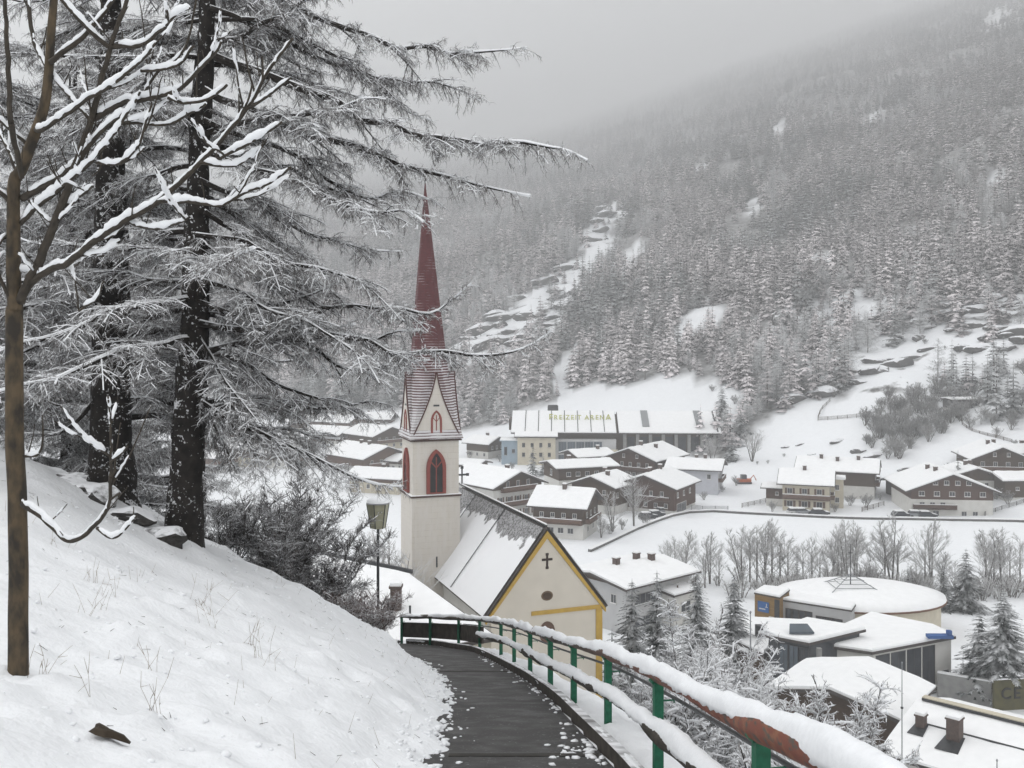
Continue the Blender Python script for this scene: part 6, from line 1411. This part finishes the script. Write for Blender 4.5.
# ------------------------------------------------------------------ shrubs beside the path
def shrub(label, X, Y, n, h_, spread, seed, tw, mats, snow=.0, z=None, lean=(0, 0), rb=.014, name='shrub'):
    rng = np.random.RandomState(seed); z = g(X, Y) if z is None else z; root = thing(name, label, 'shrub', (X, Y, z)); ls = []
    for i in range(n):
        az = rng.uniform(0, 6.283); tl = rng.uniform(.1, spread); l = h_ * rng.uniform(.55, 1.05); dx, dy = math.cos(az) * tl + lean[0], math.sin(az) * tl + lean[1]
        p0 = np.array((math.cos(az), math.sin(az), 0)) * rng.uniform(0, .35) * spread - Z3 * .15; arch = rng.uniform(.0, .45)
        ls.append((np.array([p0 + np.array((dx * l * s, dy * l * s, l * s - arch * l * s ** 2.2)) + rng.normal(0, .03, 3) * l * s for s in (0, .25, .5, .75, 1.)]), rb * rng.uniform(.6, 1.3)))
    sub = []
    for q, r0 in ls:
        Qp = resample(q, .1); k = len(Qp)
        for j in range(int(k * .22)):
            i = rng.randint(int(k * .15), k - 1); tn = Qp[i + 1] - Qp[i]; d = tn / (np.linalg.norm(tn) + 1e-9) + rng.normal(0, .55, 3); d[2] = abs(d[2]); d /= np.linalg.norm(d); ln = h_ * rng.uniform(.15, .42) * (1.15 - i / k)
            sub.append((np.array([Qp[i] + d * ln * s - Z3 * ln * .25 * s * s + rng.normal(0, .015, 3) for s in (0, .35, .7, 1.)]), r0 * .55))
    st = MB(); 
    for q, r0 in ls: qq = resample(q, .15); t = np.linspace(0, 1, len(qq)); st.tube(qq, r0 * (1 - t * .7), 5)
    for q, r0 in sub: qq = resample(q, .15); t = np.linspace(0, 1, len(qq)); st.tube(qq, r0 * (1 - t * .6), 4)
    st.build('stems', mats[2], root)
    cm = MB(); twigs(cm, ls + sub, rng, **tw); cr = cm.build('twigs', [mats[0], mats[1]], root)
    if snow:
        sm = MB()
        for q, r0 in ls + sub:
            qq = resample(q, .045); t = np.gradient(qq, axis=0); t /= np.linalg.norm(t, axis=1)[:, None] + 1e-9; hz_ = np.sqrt(np.clip(1 - t[:, 2] ** 2, 0, 1))
            sz = (.005 + .03 * fbm(np.arange(len(qq)) * .16, hz_ * 0, rng.randint(80), 3) ** 1.3) * np.clip(hz_ * 1.6 - .25, .15, 1) * snow
            if len(qq) > 3: sm.tube(qq + Z3 * (r0 * .5 + sz * .7)[:, None], sz, 6, 0, 1.2)
        sm.build('snow_cover', M['snow_fine'], root, True)
    return root
dk = (frost('dark_bush_twig', (.02, .017, .015), (.075, .062, .054), .65, 1.25, 5., nscale=2.2, namp=.8), M['snow_fine'], M['limb'])
tw1 = dict(sp=.07, lb=.6, droop=.1, per=9, tl=.16, hang=-.1, r=.005, fwd=.9, snow=.3, start=.15, own=8, up=.35, sn_r=.007)
shrub('large dark twiggy shrub on the crest of the bank right of the larches', -5.6, 25.0, 24, 3.8, .7, 61, tw1, dk)
shrub('dark twiggy shrub leaning over the path end, right of the largest shrub', -4.7, 24.6, 20, 2.6, .8, 62, tw1, dk)
red = (frost('red_brown_twig', (.09, .055, .045), (.15, .1, .085), .5, 1., 4., nscale=3., namp=.5), M['snow_fine'], M['limb'])
shrub('low reddish shrub at the bend of the path by the railing end', -3.75, 26.2, 26, 1.3, .9, 63, dict(tw1, lb=.4), red)
shrub('small frosted shrub on the bank edge below the largest dark shrub', -4.1, 24.2, 14, .9, .9, 64, dict(tw1, lb=.35), red)
shrub('thin frosted shrub between the dark larch and the largest shrub', -6.9, 24.6, 12, 2.0, .7, 65, tw1, dk)
lt = (M['twig_far'], M['snow_fine'], M['limb'])
tw2 = dict(sp=.07, lb=.42, droop=.25, per=7, tl=.12, hang=.0, r=.006, fwd=.8, snow=.95, start=.1, own=4, up=.3, sn_r=.0095)
for i, (px_, pyt, Y, h_, lab) in enumerate([(705, 600, 19, 3.6, 'tall snow-laden shrub arching behind the railing, left of the pavilion'), (668, 640, 21, 2.8, 'snowy shrub just left of the tall arching one behind the railing'), (745, 650, 16, 2.6, 'snowy shrub with drooping white branches in front of the porch roof'),
        (785, 690, 13, 2.0, 'low snowy shrub below the pavilion, close behind the top rail'), (648, 668, 21, 2.2, 'small snowy shrub seen between the middle green posts'), (715, 690, 15, 2.2, 'dense snowy shrub seen beneath the top rail'),
        (840, 672, 15, 2.2, 'snowy twig clump poking up before the near white ridge roof'), (775, 725, 10.5, 1.4, 'snowy shrub low behind the nearest green post'), (800, 745, 8.2, 1.2, 'snowy twigs under the red rail near the bottom edge'),
        (700, 640, 18, 2.6, 'snow-heavy shrub in front of the rounded spruces'), (725, 620, 21, 3.4, 'high white shrub behind the arching ones'), (690, 720, 12.5, 1.5, 'snowy shrub between the two nearest green posts')]):
    zt0 = (HY - pyt) * Y / F; X = (px_ - 512) * Y / F; zg = g(X, Y); hh = max(h_, min(zt0 - zg, h_ * 1.7))
    shrub(lab, X, Y, 20 + int(h_ * 3), zt0 - zg if 0.8 < zt0 - zg < 5.5 else h_, .5, 70 + i, tw2, lt, 1., zg)

# ------------------------------------------------------------------ stones, stalks, the hole in the snow
def bankstone(label, x, y, Y, s, sc=(1, .8, .6)):
    o = rock(int(x * 3 + y), 1.).build('bank_stone', M['stone']); p_ = P(x, y, Y); o.location = (p_[0], p_[1], g(p_[0], p_[1]) - s * sc[2] * .15); o.scale = (s * sc[0], s * sc[1], s * sc[2]); tag(o, label, 'stone')
bankstone('dark snow-capped stone at the foot of the thick left trunk', 92, 497, 17.6, .45, (1.3, .8, .7))
bankstone('flat dark stone between the two big larch trunks', 128, 514, 17.4, .42, (1.5, .8, .5))
bankstone('dark stone against the left foot of the right trunk', 160, 526, 17.2, .42, (1.1, .8, .8))
bankstone('long dark stone just left of the flat one on the bank', 66, 486, 18.2, .4, (1.6, .7, .6))
bankstone('small brown stone on the bank below the red shrub', 392, 640, 24.6, .2)
eh = MB(); an = np.linspace(0, 6.283, 15)[:-1]; rs = np.random.RandomState(3)
hx_, hy_ = P(106, 734, 6.6)[:2]
gxs = (g(hx_ + .15, hy_) - g(hx_ - .15, hy_)) / .3; gys = (g(hx_, hy_ + .15) - g(hx_, hy_ - .15)) / .3
V = [];
for k_, (rr_, dz_) in enumerate(((1.0, .02), (.75, .055), (.4, .06), (.12, .05))):
    for a in an: r2 = rr_ * (.05 + .035 * math.sin(a * 3 + 1) + .045 * rs.rand()); x_, y_ = hx_ + r2 * math.cos(a) * 1.5, hy_ + r2 * math.sin(a) * 1.2; V.append((x_, y_, g(hx_, hy_) + (x_ - hx_) * gxs + (y_ - hy_) * gys + dz_))
n = len(an); eh.add(V, [(k_ * n + i, k_ * n + (i + 1) % n, (k_ + 1) * n + (i + 1) % n, (k_ + 1) * n + i) for k_ in range(3) for i in range(n)] + [tuple(range(3 * n, 4 * n))])
tag(eh.build('bare_earth', M['earth'], None, True), 'small dark patch of bare earth showing through the snow of the bank', 'earth')
# dry stalks poking through the snow
A = []; B = []; rng = np.random.RandomState(19)
sp_ = [(152, 640, 9), (150, 700, 7.6), (262, 660, 11), (208, 620, 12), (212, 610, 12.5), (200, 600, 13), (90, 560, 12), (60, 560, 13), (80, 575, 12), (100, 590, 11), (250, 650, 11.5), (272, 668, 10.6), (85, 690, 7.6), (40, 690, 7.9), (105, 585, 11.5), (118, 590, 11.6), (90, 605, 10.5)]
for x, y, Y in sp_:
    for _ in range(rng.randint(2, 7)):
        p_ = P(x + rng.normal(0, 6), y, Y); z_ = g(p_[0], p_[1]); a = np.array((p_[0], p_[1], z_ - .03)); l = rng.uniform(.12, .5); d = np.array((rng.normal(.1, .35), rng.normal(0, .3), 1.)); d /= np.linalg.norm(d); m_ = a + d * l * .6; e_ = m_ + (d + np.array((rng.normal(0, .3), 0, -.1))) * l * .4
        A += [a, m_]; B += [m_, e_]
        if rng.rand() < .5: A.append(m_); B.append(m_ + (d + rng.normal(0, .5, 3)) * l * .25)
for _ in range(240):
    y = rng.uniform(7, 25); xl = np.interp(y, EY, EL); x = xl - rng.uniform(.2, 6.5) ; z_ = g(x, y)
    a = np.array((x, y, z_ - .03)); l = rng.uniform(.05, .22) ; d = np.array((rng.normal(0, .5), rng.normal(0, .5), 1.)); d /= np.linalg.norm(d); A.append(a); B.append(a + d * l)
st = MB().prisms(np.array(A), np.array(B), .0024, .0013, 3).build('dry_stalks', M['straw']); st['kind'] = 'stuff'
# more planting between the houses
rng = np.random.RandomState(91)
GH = 'frosted trees and bushes between the houses'; LH = 'small frosted bush growing between the village houses'
for (x, y) in [(556, 536), (540, 532), (528, 520), (610, 534), (622, 530), (645, 526), (668, 510), (680, 503), (704, 500), (722, 492), (736, 486), (520, 505), (512, 470), (500, 462), (470, 458), (560, 470), (628, 480), (690, 470), (700, 465), (716, 470),
               (772, 512), (835, 512), (850, 506), (866, 508), (880, 500), (996, 500), (1008, 505), (975, 500), (870, 492), (900, 486), (948, 470), (1015, 446), (320, 470), (345, 474), (300, 478), (255, 480), (225, 490), (235, 500), (405, 500), (310, 440)]:
    p_ = hit(x, y); dup(bushes[rng.randint(3)], p_, rng.uniform(0, 6), rng.uniform(.25, .6), LH, GH)
# clods of snow fallen on the bank and along the path's edge
rng = np.random.RandomState(23); import bmesh
bm = bmesh.new(); bmesh.ops.create_icosphere(bm, subdivisions=1, radius=1.); IV = np.array([v.co[:] for v in bm.verts]); IF = np.array([[v.index for v in f.verts] for f in bm.faces]); bm.free()
cm = MB(); A = []; B = []
for i in range(900):
    y = 6 + 20 * rng.rand() ** 1.3; xl = float(np.interp(y, EY, EL)); x = xl - (abs(rng.normal(0, .25)) - .12 if i < 420 else rng.uniform(0, 6)); r_ = rng.uniform(.008, .035) * (1.2 if i < 420 else 1)
    z_ = max(g(x, y), float(path_z(y))); v = IV * (1 + rng.uniform(-.3, .3, (len(IV), 1))) * np.array((rng.uniform(.8, 1.5), rng.uniform(.8, 1.3), .7)) * r_
    cm.add(v + np.array((x, y, z_ + r_ * .2)), IF)
cl_ = cm.build('snow_clods', M['snow_fine'], None, True); cl_['kind'] = 'stuff'
for i in range(420):
    y = rng.uniform(7, 26); x = float(np.interp(y, EY, EL)) - rng.uniform(.1, 8); z_ = g(x, y) + .008; a = rng.uniform(0, 6.28); l = rng.uniform(.02, .1); A.append((x, y, z_)); xe, ye = x + l * math.cos(a), y + l * math.sin(a); B.append((xe, ye, g(xe, ye) + rng.uniform(.005, .03)))
ft = MB().prisms(np.array(A), np.array(B), .003, .0016, 3).build('fallen_twigs', M['young_branch']); ft['kind'] = 'stuff'
# slush left along both edges of the wet path
rng = np.random.RandomState(29); sl = MB()
for i in range(420):
    if i % 5 > 1: continue
    y = 8.5 + 18 * rng.rand() ** 1.5; right = rng.rand() < .6
    x = float(np.interp(y, EY, ER)) + .06 - abs(rng.normal(0, .1)) if right else float(np.interp(y, EY, EL)) + rng.normal(.12, .14)
    if right and rng.rand() < .3: y = rng.normal(10.4, .35); x = float(np.interp(y, EY, ER)) - abs(rng.normal(0, .22))
    r_ = rng.uniform(.006, .03) * (1.25 if right else 1); v = IV * (1 + rng.uniform(-.35, .35, (len(IV), 1))) * np.array((rng.uniform(.8, 1.8), rng.uniform(.8, 1.8), .35)) * r_
    sl.add(v + np.array((x, y, float(path_z(y)) + .008)), IF)
so_ = sl.build('slush', M['snow_fine'], None, True); so_['kind'] = 'stuff'
# ------------------------------------------------------------------ air, sky, light, camera
KHAZE = .0008
zlo = float(ZZ.min()) - 1.0; zhi = float(ZZ.max()) + 30
hz = MB().box(gx[0] - 40, gx[-1] + 40, gy[0] - 40, gy[-1] + 40, zlo, zhi)
mh = bpy.data.materials.new('haze_air'); mh.use_nodes = True
nt = mh.node_tree; nt.nodes.remove(nt.nodes['Principled BSDF'])
pv = nt.nodes.new('ShaderNodeVolumePrincipled'); pv.inputs['Color'].default_value = (.94, .95, .96, 1); pv.inputs['Density'].default_value = KHAZE
pv.inputs['Anisotropy'].default_value = .55
nt.links.new(pv.outputs[0], nt.nodes['Material Output'].inputs['Volume'])
o = hz.build('haze', mh); o['kind'] = 'stuff'
mh.cycles.homogeneous_volume = True if hasattr(mh.cycles, 'homogeneous_volume') else None

SUN_EL, SUN_AZ = 40, 295       # azimuth clockwise from +Y
w = bpy.data.worlds.new('World'); scene.world = w; w.use_nodes = True
nt = w.node_tree; bg = nt.nodes['Background']
sky = nt.nodes.new('ShaderNodeTexSky'); sky.sky_type = 'NISHITA'; sky.sun_disc = False
sky.sun_elevation = R(SUN_EL); sky.sun_rotation = R(SUN_AZ); sky.dust_density = 3
hs = nt.nodes.new('ShaderNodeHueSaturation'); hs.inputs['Saturation'].default_value = .12
nt.links.new(sky.outputs[0], hs.inputs['Color'])
tc = nt.nodes.new('ShaderNodeTexCoord'); nz = nt.nodes.new('ShaderNodeTexNoise'); nz.inputs['Scale'].default_value = 2.2; nz.inputs['Detail'].default_value = 5
nt.links.new(tc.outputs['Generated'], nz.inputs['Vector'])
rm = nt.nodes.new('ShaderNodeMapRange'); rm.inputs['To Min'].default_value = 8.; rm.inputs['To Max'].default_value = 10.5
nt.links.new(nz.outputs['Fac'], rm.inputs['Value'])
mx = nt.nodes.new('ShaderNodeMix'); mx.data_type = 'RGBA'; mx.inputs[0].default_value = .75
nt.links.new(hs.outputs[0], mx.inputs[6]); nt.links.new(rm.outputs['Result'], mx.inputs[7])
nt.links.new(mx.outputs[2], bg.inputs['Color']); bg.inputs['Strength'].default_value = .12
sd = bpy.data.lights.new('sun', 'SUN'); sd.energy = 1.5; sd.angle = R(18); sd.color = (1, .985, .96)
so = bpy.data.objects.new('sun', sd); COL.objects.link(so)
az = R(SUN_AZ); el = R(SUN_EL)
dirv = Vector((math.sin(az) * math.cos(el), math.cos(az) * math.cos(el), math.sin(el)))
so.rotation_euler = dirv.to_track_quat('Z', 'Y').to_euler(); so.location = (0, -20, 60)

cd = bpy.data.cameras.new('camera'); cam = bpy.data.objects.new('camera', cd); COL.objects.link(cam)
cam.rotation_euler = (R(90), 0, 0); cd.sensor_width = 36; cd.lens = 36 * F / 1024; cd.shift_y = -(384 - HY) / 1024
cd.clip_start = .1; cd.clip_end = 12000
scene.camera = cam
vs = scene.view_settings; vs.view_transform = 'Standard'; vs.look = 'None'; vs.gamma = 1; vs.use_curve_mapping = False
vs.exposure = EXPOSURE
cy = scene.cycles
cy.use_denoising = True; cy.denoiser = 'OPENIMAGEDENOISE'
cy.max_bounces = 6; cy.diffuse_bounces = 3; cy.glossy_bounces = 3; cy.transmission_bounces = 4; cy.volume_bounces = 2
cy.sample_clamp_indirect = 8
